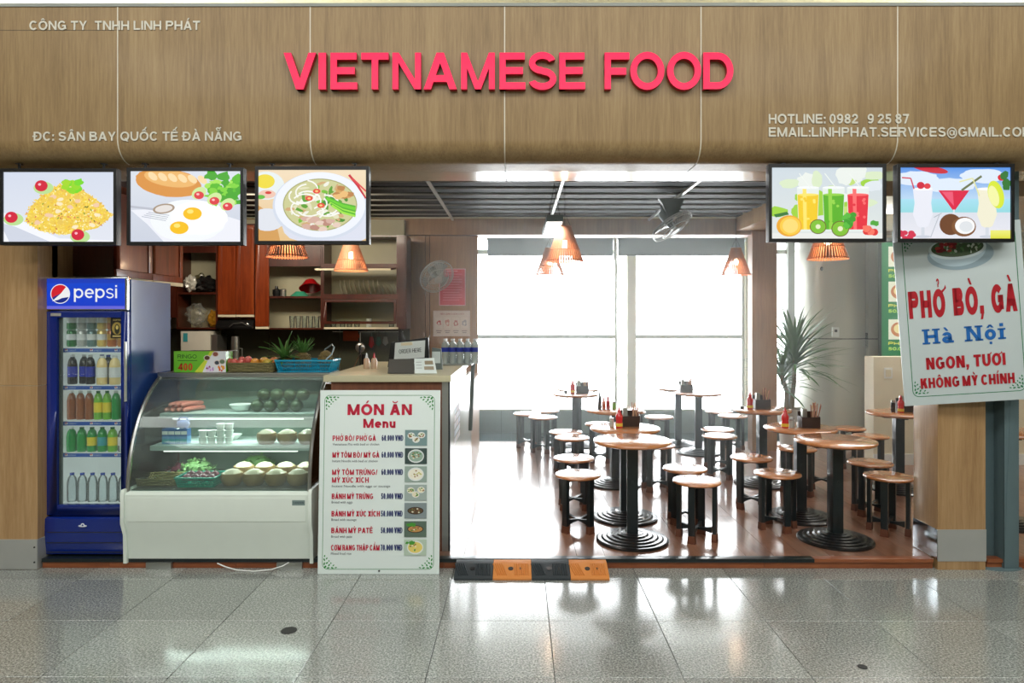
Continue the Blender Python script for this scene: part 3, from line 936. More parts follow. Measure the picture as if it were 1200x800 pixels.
flat_line('CÔNG TY  TNHH LINH PHÁT', 33, 233, 35, 10.5, 'small grey lettering reading CÔNG TY TNHH LINH PHÁT at upper left of fascia')
flat_line('ĐC: SÂN BAY QUỐC TẾ ĐÀ NẴNG', 38, 282, 164.8, 10.5, 'small grey lettering beginning ĐC: SÂN BAY at the lower left of the fascia')
flat_line('HOTLINE: 0982   9 25 87', 899, 1063, 145, 11.0, 'small grey lettering beginning HOTLINE at lower right of fascia', sp=.34)
flat_line('EMAIL:LINHPHAT.SERVICES@GMAIL.COM', 899, 1207, 160.5, 11.0, 'small grey lettering beginning EMAIL along the lower right of fascia')

# ================================================================== MENU SCREENS
W_ = (1, 1, 1, 1)


def blob(a, cu, cv, ru, rv, col, **k): a.ell(cu, cv, ru, rv, C(*col), **k)


def art_rice(a):
    a.rect(0, 0, 1, 1, C(228, 232, 242), C(214, 222, 238))
    a.poly([(0, .42), (.3, .2), (.5, .05), (1, .02), (1, 0), (0, 0)], C(246, 248, 255))
    a.poly([(.05, 0), (.42, 0), (.1, .22), (0, .26), (0, .16)], C(210, 216, 230))
    tri = [(.2, .3), (.32, .16), (.55, .1), (.85, .2), (.98, .38), (.86, .58), (.66, .8), (.5, .82), (.34, .66), (.24, .5)]
    a.poly(tri, C(240, 206, 84))

    def inside(u, v):
        c = False
        for i in range(len(tri)):
            (x0, y0), (x1, y1) = tri[i], tri[i - 1]
            if (y0 > v) != (y1 > v) and u < (x1 - x0) * (v - y0) / (y1 - y0) + x0: c = not c
        return c
    for i in range(1500):
        u, v = random.uniform(.17, 1), random.uniform(.07, .86)
        if not (inside(u, v) or inside(u * .97 + .017, v * .97 + .012)): continue
        c = random.choice([(252, 226, 90), (246, 206, 70), (255, 236, 140), (240, 196, 80), (250, 216, 110), (232, 186, 76), (255, 240, 170), (248, 214, 60)]) if random.random() < .9 else random.choice([(120, 160, 60), (90, 110, 50), (226, 130, 90), (200, 110, 80), (250, 244, 210)])
        a.ell(u, v, random.uniform(.007, .015), random.uniform(.007, .013), C(*c), rot=random.uniform(0, 180), n=6)
    for i in range(16):
        u, v = random.uniform(.3, .9), random.uniform(.2, .7)
        if inside(u, v): a.ell(u, v, .028, .03, C(*random.choice([(252, 236, 196), (244, 206, 170), (236, 200, 90)])), n=9, jit=.25)
    for u, v in ((.35, .8), (.08, .35), (.68, .1)):
        blob(a, u + .02, v - .03, .09, .09, (190, 226, 150)); blob(a, u, v, .058, .08, (214, 30, 60)); blob(a, u - .015, v + .02, .014, .018, (255, 190, 200))
    for i in range(9): blob(a, .6 + random.uniform(-.04, .1), .78 + random.uniform(-.05, .08), .04, .05, (random.randint(120, 170), 220, 40), jit=.25, n=12)


def art_eggs(a):
    a.rect(0, 0, 1, 1, C(206, 212, 226), C(222, 228, 238))
    blob(a, .34, .84, .3, .2, (222, 150, 70), rot=-8, jit=.02, n=40); blob(a, .36, .9, .24, .12, (240, 186, 110), rot=-8, n=30)
    for i in range(6): blob(a, .2 + .09 * i, .93 - .01 * i, .03, .08, (252, 222, 170), rot=50, n=10)
    a.poly([(0, .45), (.15, .25), (.3, 0), (1, 0), (1, .3), (.6, .5)], C(240, 242, 250))
    a.ell(.52, .3, .34, .3, C(246, 250, 252), n=40, jit=.02); a.ell(.62, .34, .26, .24, C(255, 255, 255), n=40, jit=.03)
    for u, v in ((.56, .4), (.44, .2)):
        blob(a, u, v, .085, .09, (250, 196, 20)); blob(a, u - .02, v + .03, .03, .03, (255, 232, 120))
    a.line([(0, .5), (.22, .46)], .02, C(190, 194, 206)); blob(a, .3, .47, .1, .07, (170, 150, 130), rot=8); blob(a, .3, .47, .08, .05, (232, 226, 222), rot=8)
    for k in range(4): a.line([(.1 + .02 * k, .36 + .02 * k), (.32 + .01 * k, .3 + .025 * k)], .006, C(180, 186, 200))
    for i in range(40):
        blob(a, random.uniform(.72, .99), random.uniform(.55, .97), random.uniform(.03, .07), random.uniform(.03, .07), random.choice([(90, 190, 40), (130, 214, 60), (70, 170, 40), (170, 232, 90)]), jit=.3, n=12)
    for u, v in ((.62, .66), (.76, .58), (.88, .5)):
        blob(a, u, v + .03, .07, .08, (210, 236, 160), rot=30); blob(a, u, v, .045, .055, (226, 60, 70)); blob(a, u - .01, v + .015, .014, .016, (255, 200, 200))


def art_pho(a):
    a.rect(0, 0, 1, 1, C(232, 196, 140), C(242, 222, 190))
    a.poly([(0, .5), (.15, .35), (.2, 0), (0, 0)], C(214, 160, 90))
    blob(a, .07, .78, .17, .2, (232, 240, 240)); blob(a, .06, .84, .09, .1, (240, 220, 60)); blob(a, .08, .66, .08, .06, (240, 200, 180)); blob(a, .02, .62, .04, .03, (100, 190, 60)); blob(a, .09, .68, .03, .02, (214, 60, 50))
    blob(a, .08, .3, .16, .16, (226, 230, 238)); blob(a, .66, .2, .44, .3, (222, 226, 240))
    blob(a, .57, .49, .44, .48, (214, 222, 236), n=50); blob(a, .57, .51, .42, .46, (240, 244, 252), n=50)
    blob(a, .57, .51, .345, .37, (170, 170, 110), n=50); blob(a, .57, .51, .335, .355, (206, 206, 150), n=50)
    for i in range(60):
        an = random.uniform(0, 2 * PI); r_ = math.sqrt(random.random()) * .9
        u, v = .57 + .32 * r_ * math.cos(an), .51 + .34 * r_ * math.sin(an)
        c = random.choice([(120, 190, 50), (90, 160, 40), (228, 226, 190), (70, 140, 40), (210, 170, 120), (240, 240, 226)])
        a.ell(u, v, random.uniform(.02, .05), random.uniform(.015, .03), C(*c), rot=random.uniform(0, 180), n=9, jit=.2)
    for i in range(16):
        u, v = .57 + random.uniform(-.22, .12), .52 + random.uniform(-.2, .22)
        an = random.uniform(0, 6.28); pts = [(u + .12 * math.cos(an + t * .4), v + .12 * math.sin(an + t * .4)) for t in range(6)]
        a.line(pts, .014, C(248, 248, 240))
    for i in range(7):
        a.line([(.62 + .01 * i, .62 - .02 * i), (.78, .52 - .02 * i), (.9, .48 - .022 * i)], .02, C(*random.choice([(110, 210, 40), (160, 230, 70), (80, 180, 40)])))
    for i in range(12): blob(a, .78 + random.uniform(-.06, .08), .68 + random.uniform(-.06, .08), .04, .035, random.choice([(214, 160, 90), (236, 190, 120), (190, 130, 70)]), jit=.2, n=10)
    for i in range(14): blob(a, .58 + random.uniform(-.16, .16), .22 + random.uniform(-.05, .1), .045, .035, random.choice([(214, 176, 160), (190, 140, 124), (232, 206, 190)]), jit=.2, n=10)
    for u, v in ((.54, .7), (.47, .6), (.58, .5)): blob(a, u, v, .035, .035, (230, 70, 50)); blob(a, u, v, .015, .015, (255, 200, 120))
    a.line([(.84, .93), (.92, .78), (1, .6)], .022, C(206, 30, 50)); a.line([(.87, .88), (1, .7)], .018, C(226, 60, 70))


def art_juice(a):
    a.rect(0, 0, 1, 1, C(226, 232, 228), C(206, 218, 226))
    for i in range(26):
        blob(a, random.uniform(.02, 1), random.uniform(.35, 1), random.uniform(.04, .1), random.uniform(.05, .14), random.choice([(196, 226, 120), (220, 236, 200), (160, 214, 60), (236, 242, 236), (226, 234, 240)]), jit=.15, n=14)
    a.rect(0, 0, 1, .08, C(236, 238, 234))
    for (u, c, c2) in ((.33, (246, 206, 30), (255, 232, 110)), (.56, (90, 180, 30), (150, 214, 70)), (.78, (232, 40, 60), (255, 110, 110))):
        a.poly([(u - .1, .72), (u + .1, .72), (u + .085, .1), (u - .085, .1)], C(232, 240, 236))
        a.poly([(u - .095, .62), (u + .095, .62), (u + .08, .13), (u - .08, .13)], C(*c))
        a.poly([(u - .05, .72), (u - .015, .72), (u - .01, .13), (u - .04, .13)], C(*c2))
        a.ell(u, .72, .1, .02, C(246, 250, 250)); a.ell(u, .62, .094, .018, C(*c2))
        a.line([(u + .03, .7), (u - .08, .92)], .008, C(240, 246, 240))
        for i in range(16): blob(a, u + random.uniform(-.06, .06), random.uniform(.16, .58), .014, .02, random.choice([c, c2]), n=7)
    blob(a, .16, .18, .115, .15, (240, 170, 40)); blob(a, .17, .18, .095, .13, (252, 206, 70)); blob(a, .17, .18, .07, .1, (255, 222, 120))
    a.poly([(.02, .34), (.14, .38), (.16, .34), (.04, .3)], C(50, 120, 50))
    for u, v, r_ in ((.42, .17, .075), (.62, .14, .08)): blob(a, u, v, r_, r_ * 1.4, (110, 90, 40)); blob(a, u, v, r_ * .9, r_ * 1.25, (130, 196, 50)); blob(a, u, v, r_ * .3, r_ * .45, (236, 240, 200))
    for i in range(12): blob(a, random.uniform(.64, .74), random.uniform(.18, .36), .03, .04, random.choice([(60, 160, 40), (90, 190, 60)]), n=8, jit=.3)
    for i in range(7): blob(a, .88 + random.uniform(-.05, .07), .1 + random.uniform(-.03, .05), .035, .05, random.choice([(226, 50, 50), (250, 120, 100)]), n=10)
    blob(a, .93, .22, .04, .04, (80, 170, 60), jit=.3, n=10)


def art_cocktail(a):
    a.rect(0, .55, 1, 1, C(190, 220, 246), C(90, 150, 232)); a.rect(0, .36, 1, .56, C(150, 220, 226), C(170, 226, 244)); a.rect(0, 0, 1, .37, C(236, 236, 244), C(222, 226, 236))
    for u, v, ru in ((.15, .85, .2), (.45, .75, .25), (.75, .88, .2)): blob(a, u, v, ru, .1, (226, 238, 252), n=24, jit=.08)
    blob(a, .28, .98, .16, .05, (206, 40, 60), rot=-10)
    # hurricane glass left
    for u, c in ((.21, (236, 238, 248)), (.79, (244, 240, 214))):
        a.poly([(u - .09, .7), (u + .09, .7), (u + .075, .5), (u + .09, .34), (u + .05, .18), (u, .14), (u - .05, .18), (u - .09, .34), (u - .075, .5)], C(*c))
        a.line([(u, .16), (u, .04)], .03, C(214, 220, 230)); a.ell(u, .03, .07, .02, C(206, 212, 224))
        a.ell(u, .7, .09, .02, C(255, 255, 255))
    blob(a, .19, .75, .035, .05, (210, 30, 60)); blob(a, .25, .74, .03, .04, (226, 60, 70)); a.line([(.13, .7), (.1, .85), (.02, .86)], .012, C(214, 70, 90))
    a.line([(.31, .3), (.38, .36)], .008, C(180, 190, 200)); a.line([(.28, .02), (.36, .34)], .008, C(190, 196, 206))
    a.poly([(.35, .68), (.63, .68), (.5, .4), (.48, .4)], C(224, 30, 70)); a.poly([(.38, .66), (.48, .66), (.49, .46)], C(240, 90, 120))
    a.line([(.49, .41), (.49, .04)], .016, C(226, 232, 240)); a.line([(.56, .68), (.74, .88)], .02, C(110, 120, 80)); a.line([(.54, .8), (.66, .85), (.72, .6)], .012, C(232, 232, 170))
    blob(a, .46, .2, .1, .15, (110, 66, 36)); blob(a, .58, .17, .11, .14, (130, 84, 48)); blob(a, .59, .18, .09, .115, (250, 250, 250)); blob(a, .6, .17, .06, .075, (226, 230, 234))
    blob(a, .87, .62, .07, .2, (220, 236, 60), rot=15); blob(a, .85, .6, .045, .15, (246, 248, 170), rot=15)
    blob(a, .92, .86, .035, .045, (220, 30, 50)); a.rect(.82, 0, 1, .12, C(226, 226, 60), C(240, 240, 130))
    for i in range(12): blob(a, random.uniform(0, .14), random.uniform(0, .09), .03, .035, (214, 50, 80), n=9)
    for i in range(8): blob(a, random.uniform(.94, 1), random.uniform(.7, .9), .03, .05, (50, 120, 50), n=8, jit=.3)


SY = 4.325
def screen(x0, x1, y0, y1, art, label):
    cx = (x0 + x1) / 2; W = (x1 - x0) / 800 * SY; H = (y1 - y0) / 800 * SY
    t = thing('menu_screen', label, 'screen', (X(cx, SY), SY, Z(y1, SY)), 0, None)
    m_ = MB(); m_.box(-W / 2, W / 2, .012, .056, 0, H); build('casing', m_, M_black, t, bevel=.004)
    b = .0115 * 1.9
    m_ = MB()
    m_.box(-W / 2, W / 2, 0, .0118, 0, b); m_.box(-W / 2, W / 2, 0, .0118, H - b, H); m_.box(-W / 2, -W / 2 + b * .9, 0, .0118, b, H - b); m_.box(W / 2 - b * .9, W / 2, 0, .0118, b, H - b)
    build('bezel', m_, M_black, t)
    w2, h2 = W - 1.8 * b, H - 2 * b
    a = mk_art(w2, h2)
    art(a)
    # clip artwork to the display area
    v = []
    for (x, y, z) in a.mb.v: v.append((min(max(x, 0), w2), y, min(max(z, 0), h2)))
    a.mb.v = v
    a.build('display', M_screen, t, (-w2 / 2, .0115, b))
    for sx_ in (-.27, .27):
        m_ = MB(); m_.box(-.006, .006, .0, .012, 0, FZ0 - Z(y0, SY) + .0); m_.box(-.014, .014, -.012, .024, FZ0 - Z(y0, SY) - .006, FZ0 - Z(y0, SY)); build('hanger', m_, M_black, t, loc=(sx_ * W / .74, .03, H))
    return t


screen(-3, 134.5, 197, 287, art_rice, 'wall screen showing yellow fried rice with tomatoes, leftmost of the row')
screen(146.5, 283.5, 196, 287, art_eggs, 'hanging screen showing bread roll and two fried eggs')
screen(297, 431, 194.5, 286, art_pho, 'hanging screen showing a white bowl of noodle soup')
screen(899.5, 1037, 192, 283.5, art_juice, 'hanging screen showing yellow, green and red juice glasses')
screen(1050, 1187, 192, 283.5, art_cocktail, 'hanging screen showing cocktails and coconut on a beach')

# green lit menu screen behind
a = mk_art(.62, 1.76)
a.rect(0, 0, 1, 1, C(6, 110, 60), C(10, 120, 66))
for v in (.84, .58, .3):
    a.rect(.14, v - .02, .6, v + .13, C(226, 226, 200)); blob(a, .37, v + .055, .18, .055, (190, 120, 70)); blob(a, .37, v + .06, .12, .035, (230, 214, 150))
    a.text('PHỞ', .14, .5, v - .06, .022, C(240, 230, 60), .2); a.text('50.000', .14, .6, v - .1, .022, C(200, 236, 60), .2)
t = thing('menu_screen', 'tall green lit menu screen on the wall behind the hanging board', 'screen', (X(1033, 8.9), 8.93, Z(442, 8.9)))
m_ = MB(); m_.box(-.02, .64, .001, .06, -.02, 1.78); build('casing', m_, M_black, t)
a.build('display', M_screen, t)

# ================================================================== HANGING BOARD (right) and post
def ornament(a, cu, cv, su, sv, col, k=1):
    q = a.asp
    cu -= su * .022; cv -= sv * .022 * q
    for (u, v, ru, rv, ro) in ((.02, .02, .013, .008, 45), (.045, .012, .013, .006, 10), (.012, .045, .013, .006, 80), (.052, .034, .011, .006, 60), (.034, .052, .011, .006, 30),
                               (.078, .012, .012, .006, -20), (.012, .078, .012, .006, 110), (.088, .032, .010, .005, 40), (.032, .088, .010, .005, 50), (.108, .014, .010, .005, 15), (.014, .108, .010, .005, 75), (.066, .05, .007, .005, 0), (.05, .068, .007, .005, 90)):
        a.ell(cu + su * u, cv + sv * v * q, ru, rv * q, col, rot=ro * su * sv, n=9)
    return
    for i in range(9):
        an = R(10 * i); u = cu + su * (.012 + .062 * (1 - math.sin(an))) ; v = cv + sv * (.012 + .062 * (1 - math.cos(an))) * a.asp
        a.ell(u, v, .011, .0055 * a.asp * 1.3, col, rot=(45 + i * 20) , n=9)
        a.ell(u + su * .016, v + sv * .010 * a.asp, .009, .005 * a.asp * 1.3, col, rot=i * 37, n=9)


sc_ = .967
BW, BH = .8 * sc_, 1.2 * sc_
Mr = Matrix.Translation((2.897, 4.463, 1.7043)) @ Matrix.Rotation(-.14, 4, 'Z') @ Matrix.Rotation(.03, 4, 'X') @ Matrix.Rotation(-.0805, 4, 'Y')
hb = thing('hanging_sign_board', 'tilted pale board reading PHỞ BÒ, GÀ Hà Nội fixed to the blue-grey post', 'sign')
hb.matrix_world = Mr
m_ = MB(); m_.box(-BW / 2, BW / 2, 0, .012, -BH / 2, BH / 2); build('panel', m_, M_board, hb, bevel=.003)
a = mk_art(BW, BH)
GR = C(20, 120, 70); RD = C(176, 14, 32)
a.frame(.07, .05, .95, .965, .05, .006, GR)
for cu, cv, su, sv in ((.1, .075, 1, 1), (.92, .075, -1, 1), (.1, .94, 1, -1), (.92, .94, -1, -1)): ornament(a, cu, cv, su, sv, GR)
a.ell(.52, .835, .26, .085, C(150, 172, 182), n=40)
a.ell(.5, .87, .225, .10, C(190, 212, 222), n=40, a0=180, a1=360); a.ell(.5, .872, .225, .062, C(222, 236, 240), n=40); a.ell(.5, .876, .205, .052, C(70, 90, 60), n=40)
for i in range(60):
    an = random.uniform(0, 2 * PI); r_ = math.sqrt(random.random())
    a.ell(.5 + .19 * r_ * math.cos(an), .88 + .04 * r_ * math.sin(an), random.uniform(.008, .02), random.uniform(.004, .008), C(*random.choice([(40, 80, 40), (90, 130, 80), (206, 216, 200), (60, 100, 50)])), rot=random.uniform(0, 180), n=7)
for i in range(22): a.ell(.42 + random.uniform(-.08, .07), .882 + random.uniform(-.02, .022), .02, .009, C(*random.choice([(150, 30, 40), (120, 24, 30), (190, 70, 60)])), n=8, jit=.3)
a.text('PHỞ BÒ, GÀ', .085, .93, .495, .155, RD, .29, gap=.14, sp=.55)
a.text('Hà Nội', .19, .81, .345, .085, C(20, 100, 176), .23, gap=.26, serif=True, sp=.7)
a.text('NGON, TƯƠI', .19, .81, .2, .068, RD, .24, gap=.13)
a.text('KHÔNG MỲ CHÍNH', .135, .87, .095, .058, RD, .24, gap=.13, sp=.3)
a.build('print', M_print, hb, (-BW / 2, -.0004, -BH / 2))

t = thing('sign_post', 'blue-grey steel channel post standing on the granite at the right edge', 'post', (X(1175, 4.56), 4.56, 0))
w1 = 17 / 800 * 4.56
m_ = MB(); m_.box(0, w1, -.0, .008, .01, 2.66); m_.box(-.0, .006, .0, .14, .01, 2.66); m_.box(-.0, w1, .132, .14, .01, 2.66)
m_.box(-w1, 0, .1, .108, .01, 2.66); build('channel', m_, M_post, t, bevel=.002)
m_ = MB(); m_.lathe([(.15, 0), (.15, .006), (.14, .010)], 24, M=Matrix.Diagonal((1, .6, 1, 1))); build('base_plate', m_, M_post, t, loc=(0, .06, 0))

# ================================================================== STANDING MENU BOARD
mbd = thing('menu_board', 'white standing menu board reading MÓN ĂN Menu with green border', 'sign', (X(443, 4.50), 4.47, .002))
BW, BH = .797, 1.2
mbd.rotation_euler = (R(-3.0), 0, 0)
m_ = MB(); m_.box(-BW / 2, BW / 2, 0, .012, 0, BH); build('panel', m_, M_board2, mbd, bevel=.002)
a = mk_art(BW, BH)
fu = lambda x: (x - 42) / 470
fv = lambda y: (767 - y) / 711
a.frame(fu(60), fv(748), fu(490), fv(76), .045, .004, C(30, 130, 60))
for cu, cv, su, sv in ((fu(72), fv(738), 1, 1), (fu(478), fv(738), -1, 1), (fu(72), fv(88), 1, -1), (fu(478), fv(88), -1, -1)): ornament(a, cu, cv, su, sv, C(40, 140, 60))
RM = C(198, 30, 62); BL = C(34, 48, 108); GY = C(80, 86, 92)
a.text('MÓN ĂN', fu(150), fu(402), fv(153), .06, RM, .27)
a.text('Menu', fu(212), fu(338), fv(203), .05, RM, .26)
rows_ = [('PHỞ BÒ/ PHỞ GÀ', 93, 262, 252, 'Vietnamese Pho with beef or chicken', 93, 275, 271, 252, '60.000 VNĐ'),
         ('MỲ TÔM BÒ/ MỲ GÀ', 93, 276, 317, 'Instant Noodle with beef or chicken', 93, 270, 336, 317, '60.000 VNĐ'),
         ('MỲ TÔM TRỨNG/', 93, 270, 384, None, 0, 0, 0, 384, '60.000 VNĐ'),
         ('MỲ XÚC XÍCH', 93, 236, 414, 'Instant Noodle with eggs or sausage', 93, 320, 433, 0, None),
         ('BÁNH MỲ TRỨNG', 93, 254, 477, 'Bread with eggs', 93, 174, 495, 477, '50.000 VNĐ'),
         ('BÁNH MỲ XÚC XÍCH', 93, 281, 544, 'Bread with sausage', 93, 190, 562, 544, '50.000 VNĐ'),
         ('BÁNH MỲ PATÊ', 93, 254, 608, 'Bread with pate', 93, 174, 627, 608, '50.000 VNĐ'),
         ('CƠM RANG THẬP CẨM', 93, 281, 674, 'Mixed fried rice', 93, 172, 692, 674, '70.000 VNĐ')]


def font_text(a, s, u0, u1, vb, size, col):
    cu = bpy.data.curves.new('txt', 'FONT'); cu.body = s; cu.resolution_u = 2
    o = bpy.data.objects.new('txt', cu); COL.objects.link(o)
    me = o.to_mesh(); me.calc_loop_triangles()
    vs = [v.co.copy() for v in me.vertices]
    tr = [tuple(t.vertices) for t in me.loop_triangles]
    x0 = min(v.x for v in vs); x1 = max(v.x for v in vs)
    k = (u1 - u0) / (x1 - x0); ky = size / .7
    a.k += 1
    for t3 in tr:
        a.k -= 1
        a.poly([(u0 + (vs[i].x - x0) * k, vb + vs[i].y * ky) for i in t3], col)
    o.to_mesh_clear(); bpy.data.objects.remove(o); bpy.data.curves.remove(cu)


for (s, x0, x1, yb, s2, a0_, a1_, y2, yp, pr_) in rows_:
    a.text(s, fu(x0), fu(x1), fv(yb) - .002, .029, RM, .2, gap=.14, sp=.34)
    if s2: font_text(a, s2, fu(a0_), fu(a1_), fv(y2), .013, GY)
    if pr_: a.text(pr_, fu(285), fu(369), fv(yp) - .002, .031, BL, .16, gap=.12, sp=.34)
dish = [(211, 272, (120, 150, 150), (236, 238, 230), (90, 130, 60)), (282, 343, (60, 80, 76), (150, 176, 160), (70, 130, 50)), (352, 413, (150, 170, 160), (240, 238, 220), (200, 200, 120)),
        (423, 484, (160, 176, 170), (236, 226, 190), (70, 140, 50)), (493, 553, (130, 144, 146), (92, 70, 46), (60, 90, 40)), (563, 624, (90, 110, 96), (190, 140, 80), (90, 140, 60)), (633, 694, (180, 200, 180), (226, 206, 110), (80, 150, 60))]
for i, (ya, yb, bgc, c1, c2) in enumerate(dish):
    u0, u1, v0, v1 = fu(376), fu(462), fv(yb), fv(ya)
    a.rect(u0, v0, u1, v1, C(*bgc)); cu_, cv_ = (u0 + u1) / 2, (v0 + v1) / 2
    if i in (0, 3): offs = [(-.04, .012), (.045, .015), (0, -.01)]
    else: offs = [(0, 0)]
    for du, dv in offs:
        r_ = .028 if len(offs) > 1 else .06
        a.ell(cu_ + du, cv_ + dv, r_ * 1.12, r_ * .62 * (.55 if i in (4, 5) else 1), C(226, 232, 230)if i not in (4, 5) else C(40, 34, 30), n=18); a.ell(cu_ + du, cv_ + dv, r_, r_ * .5 * (.55 if i in (4, 5) else 1), C(*c1), n=18)
        for k in range(16):
            an = random.uniform(0, 6.28); q = random.random() ** .5 * .8
            a.ell(cu_ + du + r_ * q * math.cos(an), cv_ + dv + r_ * .4 * (.6 if i in (4, 5) else 1) * q * math.sin(an), .008, .004, C(*random.choice([c2, c1, (230, 226, 200), (150, 110, 70)])), n=6)
    if i in (5, 6):
        for k in range(8): a.ell(u0 + random.uniform(.02, .08), v1 - random.uniform(.012, .025), .014, .008, C(70, 150, 50), n=7, jit=.3)
a.build('print', M_print, mbd, (-BW / 2, -.0004, 0))
m_ = MB(); m_.ball((0, 0, 0), .007, .004, .006, 8); build('screw', m_, M_groove, mbd, loc=(.005, -.003, .022))

# ================================================================== BLUE DRINKS FRIDGE
fd = 4.66
fx0, fx1 = X(52, fd), X(149, fd); FW = fx1 - fx0; fc = (fx0 + fx1) / 2
zf = lambda y: Z(y, fd)
fr = thing('drinks_fridge', 'tall blue upright drinks fridge with lit header and glass door', 'fridge', (fc, fd, ZP))
def lz(y): return zf(y) - ZP
hw = FW / 2; DEP = .56
# carcass: sides, back, top, bottom
m_ = MB()
m_.box(-hw, -hw + .035, .03, DEP, .01, lz(327)); m_.box(-hw + .035, hw - .035, DEP - .04, DEP, .01, lz(327))
m_.box(-hw + .035, hw - .035, .03, DEP - .04, lz(364), lz(327)); m_.box(-hw + .035, hw - .035, .03, DEP - .04, .01, lz(594))
build('body', m_, M_blue, fr)
m_ = MB(); m_.box(hw - .035, hw, .03, DEP, .01, lz(327)); build('side_panel', m_, M_bluel, fr)['label'] = 'scuffed shiny blue side'
m_ = MB(); i0, i1 = -hw + .036, hw - .036
m_.box(i0, i0 + .004, .04, DEP - .042, lz(594), lz(366)); m_.box(i1 - .004, i1, .04, DEP - .042, lz(594), lz(366)); m_.box(i0, i1, DEP - .046, DEP - .041, lz(594), lz(366)); m_.box(i0, i1, .04, DEP - .042, lz(594), lz(594) + .004); m_.box(i0, i1, .04, DEP - .042, lz(366) - .004, lz(366))
build('liner', m_, M_fin, fr)
m_ = MB(); m_.box(-.004, .004, 0, .008, lz(585), lz(375)); build('light_tube', m_, M_tube, fr, loc=(i0 + .02, .06, 0))  # added tube to brighten the fridge interior
# header
m_ = MB(); m_.box(-hw - .002, hw - .005, -.01, .03, lz(363), lz(325)); build('header_box', m_, M_chrome, fr, bevel=.006)
HA = mk_art(FW - .03, (362 - 326.5) / 800 * fd)
HA.rect(0, 0, 1, 1, C(40, 90, 220), C(20, 60, 196)); HA.rect(0, 0, 1, .1, C(110, 110, 230)); HA.rect(0, .1, 1, .85, C(10, 62, 214), C(12, 74, 220))
cu_, r_ = .175, .125
HA.asp = (FW - .03) / ((362 - 326.5) / 800 * fd)
HA.ell(cu_, .5, r_, r_ * HA.asp, W_, n=36)
HA.ell(cu_, .5, r_ * .92, r_ * .92 * HA.asp, C(10, 40, 140), n=36)
rr_ = r_ * .92
pts = [(cu_ + rr_ * math.cos(R(t)), .5 + rr_ * HA.asp * math.sin(R(t))) for t in range(-170, -171 - 219, -12)]
def arcp(a0, a1, n=14): return [(cu_ + rr_ * math.cos(R(a0 + (a1 - a0) * i / n)), .5 + rr_ * HA.asp * math.sin(R(a0 + (a1 - a0) * i / n))) for i in range(n + 1)]
HA.poly(arcp(28, 205), C(226, 24, 44))
HA.poly(arcp(-20, 50, 8) + [(cu_ + .01, .52), (cu_ - rr_ * .9, .26), (cu_ - .03, .3), (cu_ + .02, .36)], W_)
HA.text('pepsi', .35, .9, .36, .44, W_, .14, gap=.12)
HA.build('header_print', M_signblue, fr, (-hw + .01, -.0108, lz(362)))
# door frame
m_ = MB(); dz0, dz1 = lz(603), lz(365); gz0, gz1 = lz(591), lz(372)
gx0, gx1 = X(66, fd) - fc, X(141, fd) - fc
m_.box(-hw, gx0, -.012, .028, dz0, dz1); m_.box(gx1, hw - .003, -.012, .028, dz0, dz1); m_.box(gx0, gx1, -.012, .028, dz0, gz0); m_.box(gx0, gx1, -.012, .028, gz1, dz1)
dr = build('door_frame', m_, M_blue, fr, bevel=.004)
m_ = MB(); m_.box(gx0, gx1, .008, .012, gz0, gz1); build('door_glass', m_, M_cglass, dr)
m_ = MB(); m_.box(gx0, gx0 + .018, .012, .026, gz0, gz1); build('door_seal', m_, M_fang, dr)
m_ = MB(); m_.box(-.035, .035, -.003, 0, -.01, .01); build('badge', m_, M_alu, dr, loc=(-hw + .075, -.012, lz(368.5)))
A2 = mk_art(.088, .145); A2.rect(0, 0, 1, 1, C(24, 20, 12)); A2.ell(.5, .45, .4, .3, C(150, 130, 60), n=18); A2.ell(.5, .42, .2, .24, C(40, 40, 24)); A2.text('COFFEE', .2, .85, .82, .07, C(226, 206, 130)); A2.rect(.15, .06, .85, .12, C(200, 180, 110)); A2.ell(.5, .5, .1, .1, C(200, 180, 100))
A2.build('door_sticker', M_print, dr, (X(127, fd) - fc, .0072, lz(396)))
m_ = MB(); m_.box(0, .012, -.028, -.012, lz(470), lz(400)); build('door_handle', m_, M_alu, dr, bevel=.003, loc=(hw - .016, 0, 0))
# grille panel
m_ = MB(); pf = [(-.012, lz(605)), (-.03, lz(607)), (-.034, lz(630)), (-.02, .012), (.03, .012), (.03, lz(605))]
m_.prismx(pf, -hw - .002, hw - .004); gp = build('lower_panel', m_, M_blue, fr, bevel=.003)
for yy in (622, 634, 645):
    m_ = MB(); m_.box(-hw + .03, hw - .03, -.0355, -.033, lz(yy) - .002, lz(yy) + .002); build('groove', m_, M_groove, gp)
A3 = mk_art(.06, .03); A3.ell(.5, .3, .5, .25, C(210, 216, 224)); A3.ell(.5, .6, .2, .3, C(226, 230, 236)); A3.ell(.5, .45, .12, .2, C(20, 50, 130)); A3.build('badge', M_print, gp, (-.04, -.0362, lz(616)))
